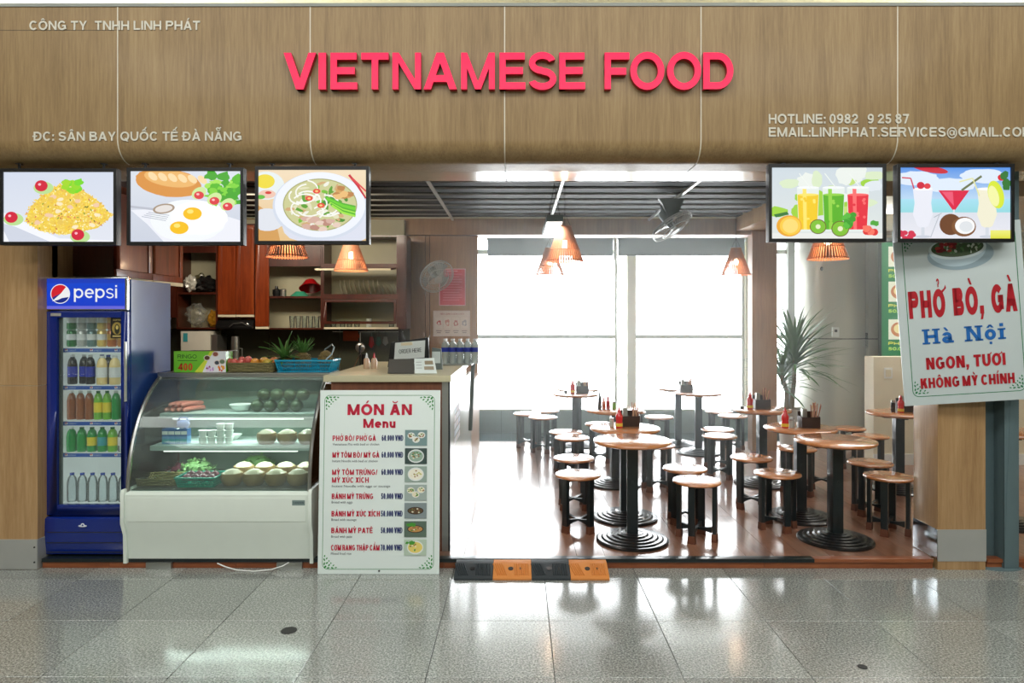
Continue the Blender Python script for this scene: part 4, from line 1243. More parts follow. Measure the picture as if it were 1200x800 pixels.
# shelves with price strips
shy = [410.5, 455, 497.5, 535]
for yy in shy:
    m_ = MB(); m_.box(i0 + .006, i1 - .006, .075, DEP - .05, -.003, .003)
    s_ = build('shelf', m_, M_fin, fr, loc=(0, 0, lz(yy)))
    A4 = mk_art(i1 - i0 - .02, .036); A4.asp = (i1 - i0 - .02) / .036
    A4.rect(0, 0, 1, 1, C(236, 240, 244)); A4.rect(0, .14, 1, .86, C(24, 84, 176))
    for c in (.13, .5, .86):
        A4.ell(c - .02, .5, .025, .28, C(230, 234, 240), n=12); A4.ell(c - .02, .56, .02, .2, C(200, 30, 50), n=12, a0=20, a1=200); A4.ell(c - .02, .44, .018, .18, C(20, 50, 150), n=12, a0=200, a1=360); A4.text('pepsi', c + .02, c + .12, .38, .3, C(210, 224, 240), .12)
    A4.mb.box(0, i1 - i0 - .02, .0003, .005, 0, .036, col=C(236, 240, 244))
    A4.build('price_strip', M_print, s_, (i0 + .01, .06, -.02))


def bottle(name, h, r, body, cap, label, lab, loc, cap_c, cat='bottle', group=None, lm=None, neck=.3):
    t = thing(name, lab, cat, loc, 0, group)
    m_ = MB(); m_.lathe([(r * .9, 0), (r, h * .04), (r, h * (.95 - neck)), (r * .8, h * (1 - neck * .6)), (r * .4, h * (1 - neck * .25)), (r * .38, h * .93)], 12); build('body', m_, body, t)
    m_ = MB(); m_.cyl(r * .44, h * .925, h, 10); build('cap', m_, cap_c, t)
    if label: m_ = MB(); m_.lathe([(r * 1.02, h * .25), (r * 1.02, h * .6)], 12, cap=False); build('label', m_, label, t)
    return t


def pm(name, c, **k): return mat(name, C(*c), **{**dict(rough=.25, coat=.4), **k})


M_cola = pm('cola', (20, 16, 22)); M_tea = pm('brown_tea', (150, 84, 44)); M_yel = pm('yellow_label', (236, 214, 60)); M_grn = pm('green_bottle', (30, 150, 70)); M_grnl = pm('lime_green_bottle', (120, 190, 60))
M_bluelab = pm('blue_label', (30, 50, 170)); M_milk = pm('milky_yellow', (240, 214, 150)); M_wcap = pm('white_cap', (230, 232, 232)); M_bcap = pm('blue_cap', (30, 70, 170)); M_gcap = pm('green_cap', (20, 120, 60)); M_orn = pm('orange_drink', (232, 110, 70)); M_silver = mat('silver_can', C(190, 196, 196), .3, .6)
M_gold = pm('gold_can', (206, 160, 80)); M_tealab = pm('teal_label', (60, 160, 170)); M_clear = glass('clear_plastic', (.9, .95, .97, 1), 1.2, .1, .2); M_rcap = pm('red_cap', (200, 30, 40))
fz = lambda yy: ZP + lz(yy) + .0035
# row 1: cans two high (green ones at the left are sleek bottles)
yrow = fd + .13
def fX(px, d=yrow): return X(px, d)
can_specs = [((30, 120, 60), 'green'), ((190, 192, 188), 'silver and black'), ((110, 140, 140), 'grey-green'), ((232, 204, 120), 'pale gold'), ((206, 120, 60), 'amber'), ((222, 150, 84), 'orange-gold')]
for lvl in (0, 1):
    for i, (c, nm) in enumerate(can_specs):
        if lvl == 1 and i == 5: continue
        r_ = .031; h_ = .118
        m_ = MB(); m_.lathe([(r_ * .8, 0), (r_, .008), (r_, h_ - .012), (r_ * .78, h_), (r_ * .7, h_ - .002)], 14)
        o = build('drink_can', m_, pm('can_' + nm.replace(' ', '_') + str(lvl), c, metal=.3), None, loc=(fX(82) + .071 * i, yrow, fz(407.5) + lvl * .1195))
        tag(o, nm + ' drink can on the fridge top shelf, ' + ('upper' if lvl else 'lower') + ' of its pair' if i < 5 else 'orange-gold drink can at right end of the fridge top shelf, below the sticker', 'can', 'cans on the fridge top shelf')
        m2 = MB(); m2.lathe([(r_ * 1.01, h_ * .4), (r_ * 1.01, h_ * .75)], 14, cap=False); build('label', m2, M_wcap if i < 4 else M_gold, o)
# row 2
for i in range(5):
    bottle('drink_bottle', .205, .031, M_cola, 1, M_bluelab if i in (0, 1, 2) else M_cola, ['first', 'second', 'third', 'fourth', 'fifth'][i] + ' dark cola bottle from the left on the fridge second shelf', (fX(83) + .063 * i, yrow + (.03 if i % 2 else 0), fz(452.5)), M_wcap if i < 3 else M_bcap, group='bottles on the fridge second shelf')
for i, (px_, bc) in enumerate(((119, M_milk), (135, M_milk))):
    bottle('drink_bottle', .2, .036, bc, 1, M_wcap, ('left' if i == 0 else 'right') + ' milky yellow bottle with white cap on the fridge second shelf', (fX(119) + .088 * i + .012, yrow - .03, fz(452.5)), M_wcap, group='bottles on the fridge second shelf')
# row 3
names3 = [(M_tea, None, M_wcap, 'brown tea'), (M_tea, None, M_wcap, 'brown tea'), (M_tea, None, M_wcap, 'brown tea'), (M_grnl, M_yel, M_gcap, 'yellow-labelled green'), (M_grnl, M_yel, M_gcap, 'yellow-labelled green'), (M_grn, M_grn, M_wcap, 'bright green'), (M_grn, M_grn, M_gcap, 'bright green')]
cnt = {}
ordn = ['leftmost', 'second', 'third', 'fourth']
for i, (b_, l_, c_, nm) in enumerate(names3):
    k = cnt.get(nm, 0); cnt[nm] = k + 1
    bottle('drink_bottle', .2, .029, b_, 1, l_, '%s %s bottle on the fridge third shelf' % (ordn[k], nm), (fX(82) + .0625 * i, yrow, fz(495)), c_, group='bottles on the fridge third shelf')
cnt = {}
names4 = [(M_grn, M_grn, M_wcap, 'all-green'), (M_grn, M_grn, M_gcap, 'all-green'), (M_grn, M_yel, M_gcap, 'green yellow-banded'), (M_grn, M_tealab, M_gcap, 'green teal-banded'), (M_grnl, M_yel, M_gcap, 'lime yellow-banded'), (M_clear, M_wcap, M_bcap, 'clear water')]
for i, (b_, l_, c_, nm) in enumerate(names4):
    k = cnt.get(nm, 0); cnt[nm] = k + 1
    bottle('drink_bottle', .17, .032, b_, 1, l_, '%s %s bottle on the fridge fourth shelf' % (ordn[k], nm), (fX(82) + .072 * i, yrow, fz(533.5)), c_, group='bottles on the fridge fourth shelf')
for i in range(6):
    bottle('drink_bottle', .2, .032, M_clear, 1, None, '%s clear water bottle from the left on the fridge floor' % ['first', 'second', 'third', 'fourth', 'fifth', 'sixth'][i], (fX(82.5) + .072 * i, yrow, ZP + lz(594) + .005), M_bcap, group='bottles on the fridge floor')

# ================================================================== DISPLAY CASE
cd = 4.53
XL, XR = X(142, cd), X(372, cd + .14)
XR = X(362, cd)
case = thing('food_display_case', 'white refrigerated food display case with curved glass front', 'display case', ((XL + XR) / 2, cd, 0))
cxm = (XL + XR) / 2; hw = (XR - XL) / 2
zc = lambda y, d=cd: Z(y, d)
m_ = MB()
pf = [(.0, zc(612)), (.0, zc(580)), (.03, zc(577)), (.74, zc(577)), (.74, .045), (.05, .045), (.03, zc(625))]
m_.prismx(pf, -hw, hw); base = build('base_cabinet', m_, M_offw, case, bevel=.006)
m_ = MB(); m_.box(-hw + .03, hw - .03, -.004, .0, zc(611), zc(583)); build('belt_panel', m_, M_offw, base, bevel=.002)
for sx_ in (-1, 1):
    m_ = MB(); pe = [(-.012, zc(614)), (-.012, zc(578)), (0, zc(574)), (.75, zc(574)), (.75, .04), (.025, .04), (.02, zc(628))]
    x_ = sx_ * hw; m_.prismx(pe, x_ - .012, x_ + .012); build('end_panel', m_, M_offw, base, bevel=.004)
AB = mk_art(.085, .035); AB.asp = .085 / .035; AB.rect(0, 0, 1, 1, C(120, 140, 136)); AB.text('SANDEN', .08, .92, .3, .4, C(60, 76, 80)); AB.build('badge', M_print, base, (X(341, cd) - cxm, -.0045, zc(592)))
for xx in (X(181, cd) - cxm, hw - .15):
    m_ = MB(); m_.box(-.085, .085, 0, .12, 0, .045); build('foot_block', m_, M_steel, case, bevel=.003, loc=(xx, .03, 0))
# curved glass front profile from base to the top
zb0, zt0 = zc(578), 1.262
def gp_(t):  # t 0..1 -> (y,z) convex curve
    a_ = t * R(68); y = .04 + .43 * (1 - math.cos(a_)) / (1 - math.cos(R(68))); z = zb0 + (zt0 - zb0) * math.sin(a_) / math.sin(R(68))
    return y, z
N = 14
grid = [[(x_, gp_(i / N)[0], gp_(i / N)[1]) for x_ in (-hw + .03, hw - .03)] for i in range(N + 1)]
m_ = MB(); m_.sheet(grid, .004); build('curved_glass', m_, M_caseglass, case, sharp=1.0)
for sx_ in (-1, 1):
    x_ = sx_ * (hw - .015)
    m_ = MB(); m_.tube([(x_, gp_(i / N)[0] - .006, gp_(i / N)[1]) for i in range(N + 1)], .013, 6); build('edge_trim', m_, M_steel, case, sharp=1.0)
    pe = [gp_(i / N) for i in range(N + 1)] + [(.72, zt0), (.72, zb0)]
    m_ = MB(); m_.prismx(pe, x_ - .012 + sx_ * .004, x_ + .0 + sx_ * .01) ; build('end_glass', m_, glass('smoked_end_glass', (.3, .34, .34, 1), 1), case)
m_ = MB(); m_.box(-hw, hw, gp_(1)[0] - .03, .74, zt0, zt0 + .018); m_.box(-hw, hw, gp_(1)[0] - .035, gp_(1)[0] - .01, zt0 - .012, zt0 + .02); build('top_slab', m_, M_steel, case, bevel=.004)
m_ = MB(); m_.box(-hw + .03, hw - .03, .70, .73, zb0, zt0); build('rear_panel', m_, mat('pale_green_rear_glass', C(98, 122, 108), .4, 0, .3), case)
m_ = MB(); m_.box(-hw + .03, hw - .03, .05, .7, zb0 + .007, zb0 + .012); build('inner_deck', m_, mat('dark_deck', C(70, 76, 70), .4), case)
shelves = []
for (yy, d, xa, xb) in ((487, 4.93, 189, 366), (525, 4.80, 184, 362)):
    z = Z(yy, d); m_ = MB(); m_.box(-hw + .035, hw - .035, d - cd, .69, z - .018, z + .015)
    s_ = build('shelf', m_, mat('case_shelf', C(166, 184, 178), .35), case)
    m2 = MB(); m2.box(-hw + .12, hw - .18, d - cd + .02, d - cd + .035, z - .030, z - .0185); build('light_tube', m2, M_tube, s_)
    shelves.append((z + .015, d))
m_ = MB(); m_.box(-hw + .04, hw - .04, .56, .58, zt0 - .02, zt0 - .002); build('light_tube', m_, M_tube, case)
lg = bpy.data.lights.new('case_light', 'AREA'); lg.shape = 'RECTANGLE'; lg.size = 1.0; lg.size_y = .02; lg.energy = 3.2; lg.color = (.92, 1, .95)
for z_, d_ in ((zt0 - .04, 4.96), (shelves[0][0] - .06, 4.99), (shelves[1][0] - .06, 4.87)):
    lo = bpy.data.objects.new('case_light', lg); COL.objects.link(lo); lo.location = (cxm, d_, z_)
s1, d1 = shelves[0]; s2, d2 = shelves[1]; s1 += .001; s2 += .001; s3 = zb0 + .0125
# contents: shelf 1
M_saus = pm('sausage_red', (190, 110, 96), rnd=.12)
for i in range(7):
    m_ = MB(); pts = [(-.08, 0, 0), (-.05, 0, .004), (0, 0, .006), (.05, 0, .004), (.08, 0, 0)]
    m_.tube(pts, .017, 8); m_.ball((-.08, 0, 0), .016, .016, .016, 8); m_.ball((.08, 0, 0), .016, .016, .016, 8)
    row = 0 if i < 4 else 1
    o = build('sausage', m_, M_saus, None, loc=(X(203, d1 + .12) + .045 * (i - 4 * row) + .03 * row, d1 + .14, s1 + .018 + .035 * row), rot=(0, 0, R(62)))
    tag(o, ['first', 'second', 'third', 'fourth'][i - 4 * row] + ' sausage from the left in the ' + ('upper' if row else 'lower') + ' layer of the pile', 'sausage', 'sausages on the case top shelf')
m_ = MB(); m_.lathe([(.03, 0), (.05, .004), (.08, .04), (.085, .05), (.078, .048), (.045, .01), (.0, .008)], 24)
o = build('bowl', m_, M_white, None, loc=(X(281, d1 + .15), d1 + .15, s1)); tag(o, 'white porcelain bowl standing alone on the case top shelf', 'bowl')
M_avo = mat('dark_green_skin', C(48, 70, 40), .45, vary=.25, scale=30, rnd=.15, bump=.2)
k = 0
for lvl in range(2):
    for i in range(4 - 0 * lvl):
        m_ = MB(); m_.ball((0, 0, .046), .049, .046, .046, 14)
        o = build('green_melon', m_, M_avo, None, loc=(X(300, d1 + .1) + .096 * i + .048 * lvl, d1 + .1 + .0 * lvl, s1 + .079 * lvl), rot=(0, 0, i))
        tag(o, ['first', 'second', 'third', 'fourth', 'fifth'][i] + ' dark green fruit from the left in the ' + ('upper' if lvl else 'lower') + ' layer on the case top shelf', 'fruit', 'green fruit on the case top shelf')
# shelf 2: milk packs, tubs, coconuts
for lvl in range(2):
    for i in range(4):
        m_ = MB(); m_.box(-.022, .022, -.03, .03, 0, .054)
        t = build('milk_carton', m_, pm('carton_blue' + str(lvl) + str(i), (96, 150, 200) if lvl == 0 else (60, 100, 160)), None, bevel=.002, loc=(X(194, d2 + .1) + .0455 * i, d2 + .1, s2 + .055 * lvl))
        tag(t, ['first', 'second', 'third', 'fourth'][i] + ' blue milk carton from the left in the ' + ('upper' if lvl else 'lower') + ' row of the case middle shelf', 'carton', 'milk cartons on the case middle shelf')
        m_ = MB(); m_.box(-.0205, .0205, -.0308, -.0300, .012, .036); build('label', m_, M_wcap if lvl else M_tealab, t)
for lvl in range(3):
    for i in range(4):
        if lvl == 2 and i < 2: continue
        m_ = MB(); m_.lathe([(.023, 0), (.028, .04), (.031, .042), (.031, .047), (0, .047)], 14)
        o = build('yogurt_tub', m_, M_white, None, loc=(X(236, d2 + .1) + .0635 * i, d2 + .1, s2 + .0475 * lvl))
        tag(o, ['first', 'second', 'third', 'fourth'][i] + ' column of white tubs from the left, ' + ['bottom', 'middle', 'top'][lvl] + ' tub', 'tub', 'white tubs on the case middle shelf')
m_ = MB(); m_.ball((0, 0, 0), .05, .03, .03, 12); m_.tube([(-.045, 0, .02), (-.02, 0, .045), (.02, 0, .045), (.045, 0, .02)], .006, 5)
o = build('plastic_packet', m_, pm('blue_white_packet', (110, 130, 200)), None, loc=(X(213, d2 + .1), d2 + .1, s2 + .14)); tag(o, 'small blue and white packet on top of the milk cartons', 'packet')
m_ = MB(); m_.lathe([(.03, 0), (.06, .03), (.065, .036), (.055, .03), (0, .01)], 18); o = build('plate_of_fruit', m_, M_white, None, loc=(X(268, d2 + .22), d2 + .27, s2 + .0)); tag(o, 'white bowl with pale fruit behind the tubs on the middle shelf', 'bowl')
M_cocob = mat('wrapped_coconut_husk', C(150, 124, 84), .4, 0, .5, .3, 25, rnd=.12); M_cocow = mat('white_coconut_top', C(206, 198, 170), .5, 0, .3)


def coconut(loc, lab, grp, s=1.0):
    t = thing('peeled_coconut', lab, 'coconut', loc, random.random() * 6, grp)
    m_ = MB(); m_.lathe([(.046 * s, 0), (.06 * s, .02 * s), (.064 * s, .045 * s), (.058 * s, .068 * s)], 16); build('husk', m_, M_cocob, t)
    m_ = MB(); m_.lathe([(.052 * s, .0685 * s), (.034 * s, .084 * s), (.012 * s, .09 * s), (0, .091 * s)], 7); build('flesh_top', m_, M_cocow, t)
    return t


for i in range(3): coconut((X(311, d2 + .1) + .148 * i, d2 + .1, s2), ['left', 'middle', 'right'][i] + ' wrapped coconut on the case middle shelf', 'coconuts on the case middle shelf', 1.12)
for i in range(4): coconut((X(270, cd + .24) + .152 * i + .02, cd + .2, s3), ['first', 'second', 'third', 'fourth'][i] + ' wrapped coconut from the left in the front row at the bottom of the case', 'coconuts at the bottom of the case', 1.19)
for i in range(4): coconut((X(290, cd + .4) + .15 * i - .02, cd + .36, s3 + .015), ['first', 'second', 'third', 'fourth'][i] + ' wrapped coconut from the left in the back row at the bottom of the case', 'coconuts at the bottom of the case', 1.19)
# wicker basket, teal basket and vegetables
M_wick = mat('woven_straw', C(120, 112, 70), .7, vary=.4, scale=60); M_teal = pm('teal_plastic', (30, 160, 140)); M_cyan = pm('cyan_plastic', (30, 160, 196))


def basket(name, lab, w, d, h, m, loc, flare=.02, slots=True, group=None, rz=0):
    t = thing(name, lab, 'basket', loc, rz, group)
    m_ = MB(); b0 = .012
    m_.box(-w / 2 + b0, w / 2 - b0, -d / 2 + b0, d / 2 - b0, 0, .004)
    if slots:
        build('bottom', m_, m, t)
        m_ = MB()
        for (nx, L, fixed, ax) in ((1, w, -d / 2, 0), (1, w, d / 2, 0), (1, d, -w / 2, 1), (1, d, w / 2, 1)):
            n = max(4, int(L / .011)); sg_ = 1 if fixed > 0 else -1
            for i in range(n + 1):
                q = -L / 2 + L * i / n
                p0 = (q * .94, fixed - sg_ * flare, .002); p1 = (q, fixed, h)
                if ax: p0 = (p0[1], p0[0], p0[2]); p1 = (p1[1], p1[0], p1[2])
                m_.tube([p0, p1], .0022, 4)
            for hh in (.0, .33, .66, 1.0):
                f_ = fixed - sg_ * flare * (1 - hh); l2 = L / 2 * (.94 + .06 * hh)
                a_, b_ = (-l2, f_, hh * h + .002), (l2, f_, hh * h + .002)
                if ax: a_ = (a_[1], a_[0], a_[2]); b_ = (b_[1], b_[0], b_[2])
                m_.tube([a_, b_], .003, 4)
        build('side_lattice', m_, m, t)
        m_ = MB()
        for q in (-1, 1):
            m_.box(-w / 2 - .004, w / 2 + .004, q * d / 2 - .006, q * d / 2 + .006, h - .004, h + .008); m_.box(q * w / 2 - .006, q * w / 2 + .006, -d / 2, d / 2, h - .004, h + .008)
        build('rim', m_, m, t, bevel=.002)
    else:
        build('bottom', m_, m, t)
        m_ = MB()
        nr = max(3, int(h / .011))
        for r_i in range(nr):
            z = .004 + r_i * h / nr; k = 1 - (1 - r_i / nr) * .08; pts = []
            for i in range(44):
                a_ = 2 * PI * i / 44; ca, sa = math.cos(a_), math.sin(a_)
                sx_ = math.copysign(abs(ca) ** .35, ca) * w / 2 * k; sy_ = math.copysign(abs(sa) ** .35, sa) * d / 2 * k
                off = .003 * (1 if (i + r_i) % 2 else -1)
                pts.append((sx_ + off * ca, sy_ + off * sa, z + .005))
            m_.tube(pts, .0062, 5, closed=True)
        build('woven_side', m_, m, t)
    return t


basket('wicker_basket', 'flat straw-coloured wicker basket at the left bottom of the display case', .3, .22, .05, M_wick, (X(185, cd + .2), cd + .24, s3), slots=False)
basket('plastic_basket', 'teal plastic basket at the bottom of the display case', .27, .2, .062, M_teal, (X(236, cd + .2) - .01, cd + .2, s3), .02)
M_purp = pm('purple_onion', (110, 50, 70), rnd=.2)
for i in range(8):
    m_ = MB(); m_.ball((0, 0, .03), .033, .033, .03, 12); m_.lathe([(.006, .055), (.003, .07), (0, .072)], 6)
    o = build('red_onion', m_, M_purp, None, loc=(X(236, cd + .2) - .095 + .055 * (i % 4), cd + .17 + .06 * (i // 4), s3 + .02 + .008 * (i // 4)))
    tag(o, ['first', 'second', 'third', 'fourth'][i % 4] + ' purple onion from the left, ' + ('back' if i > 3 else 'front') + ' row of the teal basket', 'onion', 'onions in the teal basket')
M_veg = mat('leafy_green', C(110, 150, 90), .6, vary=.35, scale=30)


def leafpile(loc, w, h, n, m, lab, name='bunch_of_greens', cat='vegetables'):
    m_ = MB()
    for i in range(n):
        a_ = random.uniform(0, 2 * PI); r_ = random.random() ** .5
        c = Vector((math.cos(a_) * r_ * w, math.sin(a_) * r_ * w * .55, .006 + random.random() * h * (1 - r_ * .6)))
        d_ = Vector((random.uniform(-1, 1), random.uniform(-1, 1), random.uniform(-.1, .9))).normalized() * .035; e_ = d_.cross(Vector((0, 0, 1)) + d_ * .1).normalized() * .014
        m_.add([c, c + d_ * .5 + e_, c + d_, c + d_ * .5 - e_, c + d_ * .5 + Vector((0, 0, .006))], [(0, 1, 4), (1, 2, 4), (2, 3, 4), (3, 0, 4)])
    m_.ball((0, 0, h * .44), w * .8, w * .45, h * .42, 12)
    o = build(name, m_, m, None, loc=loc); tag(o, lab, cat)
    return o


leafpile((X(228, cd + .45), cd + .46, s3), .13, .13, 240, M_veg, 'bagged pale green leafy vegetables behind the teal basket')
leafpile((X(292, cd + .45), cd + .58, s3), .13, .15, 240, M_pine, 'dark green leafy vegetables behind the coconuts')
leafpile((X(206, cd + .45), cd + .5, s3), .09, .09, 140, pm('purple_leaves', (120, 60, 76)), 'purple leafy vegetables at the left of the case bottom')

# on top of the case
ztop = zt0 + .0205
td = cd + .56
# cling-wrap carton
bw = (263 - 202) / 800 * (td - .05); bh = (440 - 415.5) / 800 * (td - .05)
bx = thing('wrap_carton', 'green and white carton marked RINGO 400 on the display case top', 'carton', (X(202, td - .05), td - .05, ztop))
m_ = MB(); m_.box(0, bw, 0, .12, 0, bh); build('box', m_, pm('carton_green', (110, 190, 40)), bx, bevel=.001)
m_ = MB(); m_.box(bw * .22, bw + .03, -.0, .12, bh, bh + .003, M=Matrix.Translation((0, 0, 0))); build('lid', m_, pm('carton_lid', (90, 84, 70)), bx)
A5 = mk_art(bw, bh); A5.asp = bw / bh
A5.rect(0, 0, 1, 1, C(96, 180, 30), C(120, 196, 50)); A5.poly([(.55, 0), (1, 0), (1, 1), (.78, 1), (.66, .6)], C(226, 228, 232)); A5.poly([(.4, 0), (.55, 0), (.66, .6), (.78, 1), (.7, 1), (.6, .6)], C(206, 220, 60))
A5.text('RINGO', .07, .44, .66, .18, C(16, 60, 20), .16, serif=False); A5.rect(.07, .54, .45, .57, C(16, 70, 20)); A5.text('400', .08, .36, .08, .34, C(196, 50, 20), .22)
for u, v, r_, c in ((.64, .68, .05, (90, 60, 30)), (.8, .86, .05, (150, 84, 70)), (.83, .45, .045, (60, 70, 80)), (.93, .5, .05, (100, 120, 90))): A5.ell(u, v, r_ * 1.3, r_ * A5.asp * 1.1, C(220, 206, 200)); A5.ell(u, v, r_, r_ * A5.asp * .8, C(*c))
for i in range(20): A5.ell(.68 + random.uniform(-.09, .08), .2 + random.uniform(-.14, .1), .018, .05, C(*random.choice([(190, 150, 206), (226, 200, 232), (150, 60, 90)])), n=8)
for i in range(14): A5.ell(.92 + random.uniform(-.06, .06), .16 + random.uniform(-.12, .12), .018, .05, C(*random.choice([(226, 110, 40), (206, 60, 30), (236, 160, 60)])), n=8)
A5.build('front_print', M_print, bx, (0, -.0005, 0))
# fruit basket (straw)
FB = basket('fruit_basket', 'straw-coloured woven fruit tray beside the green carton on the case', .36, .16, .066, M_wick, (X(294, td), td + .03, ztop), slots=False)
fcol = [('red_apple', 'red', (214, 80, 70), 'apple')] * 1
def fruit(name, lab, c, cat, px, dz, dy, r, sy=1.0, sz=1.0):
    m_ = MB(); m_.lathe([(0, -r * .85 * sz), (r * .5, -r * .95 * sz), (r * .92, -r * .5 * sz), (r, .05 * r * sz), (r * .85, r * .6 * sz), (r * .45, r * .9 * sz), (r * .12, r * .78 * sz), (0, r * .72 * sz)], 14, M=Matrix.Diagonal((sy, 1, 1, 1)))
    m_.tube([(0, 0, r * .7 * sz), (.003, 0, r * 1.1 * sz)], .0016, 4)
    o = build(name, m_, pm(name + '_skin', c, rough=.4, vary=.15, scale=18), None, loc=(X(px, td), td + .03 + dy, ztop + .04 + dz))
    tag(o, lab, cat, 'fruit in the straw tray')
for i, (px_, dz) in enumerate(((266, .035), (273.5, .032), (279.5, .044), (281, .022), (288, .034), (290, .05))):
    fruit('apple', ['leftmost pale red apple in the straw tray', 'second pink-red apple in the straw tray', 'third pink-red apple, near the centre of the tray', 'low front pink-red apple in the straw tray', 'fifth pink-red apple next to the mangoes', 'topmost pink-red apple at the back of the tray'][i], (212, 96, 88) if i else (220, 110, 90), 'apple', px_, dz, -.04 if i % 2 else -.02 + (.03 if i in (2, 5) else 0), .027)
for i, (px_, dz, c) in enumerate(((297, .03, (226, 150, 50)), (305, .036, (214, 160, 60)), (312, .024, (206, 176, 60)), (317, .036, (232, 140, 70)))):
    fruit('mango', ['left orange mango in the straw tray', 'second mango, standing behind in the tray', 'yellow-green mango at the right of the tray', 'small orange fruit at the right edge of the tray'][i], c, 'mango', px_, dz, -.03 if i % 2 == 0 else .02, .031, 1.15, 1.0)
# cyan basket with handle and pineapples
bxc = X(357, td)
CB = basket('plastic_basket', 'cyan plastic basket holding pineapples on the display case', .42, .24, .083, M_cyan, (bxc, td + .06, ztop), .03)
m_ = MB(); m_.tube([(.16 + .0, -.1, .09), (.20, -.09, .13), (.205, -.04, .18), (.17, .03, .2), (.1, .09, .16), (.08, .11, .09)], .006, 6); build('handle', m_, pm('grey_handle', (150, 170, 176)), CB)


M_pineb = mat('pineapple_skin', C(116, 100, 56), .7, vary=.5, scale=50, bump=.8)


def pineapple(loc, h, r, leaves, ll, lab, tilt=(0, 0, 0), wild=.6):
    t = thing('pineapple', lab, 'pineapple', loc, 0, 'pineapples in the cyan basket'); t.rotation_euler = tilt
    m_ = MB(); m_.lathe([(r * .6, 0), (r * .9, h * .15), (r, h * .45), (r * .88, h * .8), (r * .5, h), (0, h * 1.02)], 14)
    for j in range(7):
        z = h * (.08 + .125 * j); rr_ = r * math.sin(PI * (.15 + .75 * (j + 1) / 9)) ** .5
        for i in range(12):
            a_ = 2 * PI * (i + .5 * (j % 2)) / 12
            m_.ball((rr_ * math.cos(a_), rr_ * math.sin(a_), z), r * .2, r * .2, h * .06, 6)
    build('fruit_body', m_, M_pineb, t)
    m_ = MB()
    for i in range(leaves):
        a_ = i * 2.4; q = i / leaves; el = R(80 - 75 * (1 - q) * wild * 1.0 - random.uniform(0, 12)); L = ll * (.7 + .5 * q) * random.uniform(.8, 1.15)
        dirh = Vector((math.cos(a_), math.sin(a_), 0)); prev = Vector((0, 0, h * .95)) + dirh * r * .2; ring = []
        wv = Vector((-math.sin(a_), math.cos(a_), 0))
        e = el
        for s_i in range(5):
            f_ = s_i / 4; ww = .015 * (1 - f_ ** 1.5) + .0008
            ring += [prev - wv * ww, prev + Vector((0, 0, -.004)), prev + wv * ww]
            prev = prev + (dirh * math.cos(e) + Vector((0, 0, math.sin(e)))) * L / 4; e -= R(9) * wild
        fs = []
        for s_i in range(4):
            b = s_i * 3; fs += [(b, b + 1, b + 4, b + 3), (b + 1, b + 2, b + 5, b + 4)]
        m_.add(ring, fs)
    build('leaf_crown', m_, M_pine, t)
    return t


pineapple((X(333, td), td + .06, ztop + .016), .09, .045, 26, .2, 'pineapple with long spreading leaves at the left of the cyan basket', (R(5), R(-12), 0), 1.05)
pineapple((X(348, td) + .01, td + .08, ztop + .01), .13, .055, 30, .12, 'pineapple with compact upright crown in the middle of the cyan basket', (0, 0, 0), .5)
m_ = MB(); m_.lathe([(.02, 0), (.05, .03), (.055, .07), (.04, .12), (.015, .14), (0, .142)], 14)
for j in range(6):
    for i in range(11):
        a_ = 2 * PI * (i + .5 * (j % 2)) / 11; z = .02 + .02 * j; rr_ = (.035, .05, .055, .052, .045, .03)[j]
        m_.ball((rr_ * math.cos(a_), rr_ * math.sin(a_), z), .011, .011, .009, 6)
o = build('bare_pineapple', m_, M_pineb, None, loc=(X(378, td), td + .05, ztop + .015)); tag(o, 'crownless pineapple at the right end of the cyan basket', 'pineapple', 'pineapples in the cyan basket')
m_ = MB(); m_.ball((0, 0, 0), .07, .05, .03, 14); m_.ball((.05, .01, -.01), .05, .04, .03, 12)
o = build('dragon_fruit', m_, pm('dark_red_skin', (110, 14, 20)), None, loc=(X(308, td + .1), td + .16, ztop + .09)); o.location = (X(308, td + .14), td + .17, ztop + .04); tag(o, 'dark red fruit behind the straw tray', 'fruit')

# loose white cable under the case
m_ = MB(); pts = [P(253, 660, 4.545), P(262, 664, 4.54), P(276, 668, 4.53), P(296, 669.3, 4.515), P(316, 667.5, 4.53), P(330, 663, 4.54), P(337, 659, 4.55)]
sm = []
for i in range(len(pts) - 1):
    for k in range(4): sm.append(pts[i].lerp(pts[i + 1], k / 4))
m_.tube(sm + [pts[-1]], .004, 6); o = build('power_cable', m_, M_white, None); tag(o, 'thin white cable drooping below the display case', 'cable')

# ================================================================== SERVICE COUNTER
CXR = X(527, 4.72); CF = 4.74
ct = thing('service_counter', 'service counter with pale top and white side behind the standing menu board', 'counter', (0, 0, 0))
zt = 1.283
m_ = MB(); m_.box(-1.35, CXR + .0, CF - .02, 6.35, zt - .045, zt); build('worktop', m_, mat('pale_green_worktop', C(196, 190, 158), .35, 0, .3), ct, bevel=.004)
m_ = MB(); m_.box(-1.3, CXR - .065, CF, CF + .03, ZP + .001, zt - .0455); build('front_panel', m_, wood('brown_counter_panel', C(88, 52, 36), C(112, 70, 50), C(128, 84, 60), 'Z', 40, 10, .4), ct)
m_ = MB(); m_.box(CXR - .064, CXR - .02, CF + .002, CF + .05, ZP + .001, zt - .0455); build('corner_post', m_, M_steel, ct)
m_ = MB(); m_.box(CXR - .02, CXR - .008, CF, CF + .05, ZP + .001, zt - .0455); build('corner_post', m_, M_blackm, ct)['label'] = 'black corner strip'
for k in range(3):
    y0_ = CF + .052 + k * .72
    m_ = MB(); m_.box(CXR - .04, CXR - .012, y0_, y0_ + .715, ZP + .001, zt - .0455 if y0_ < 6 else 1.15); build('side_panel', m_, mat('white_counter_side', C(214, 214, 204), .25, 0, .5), ct)
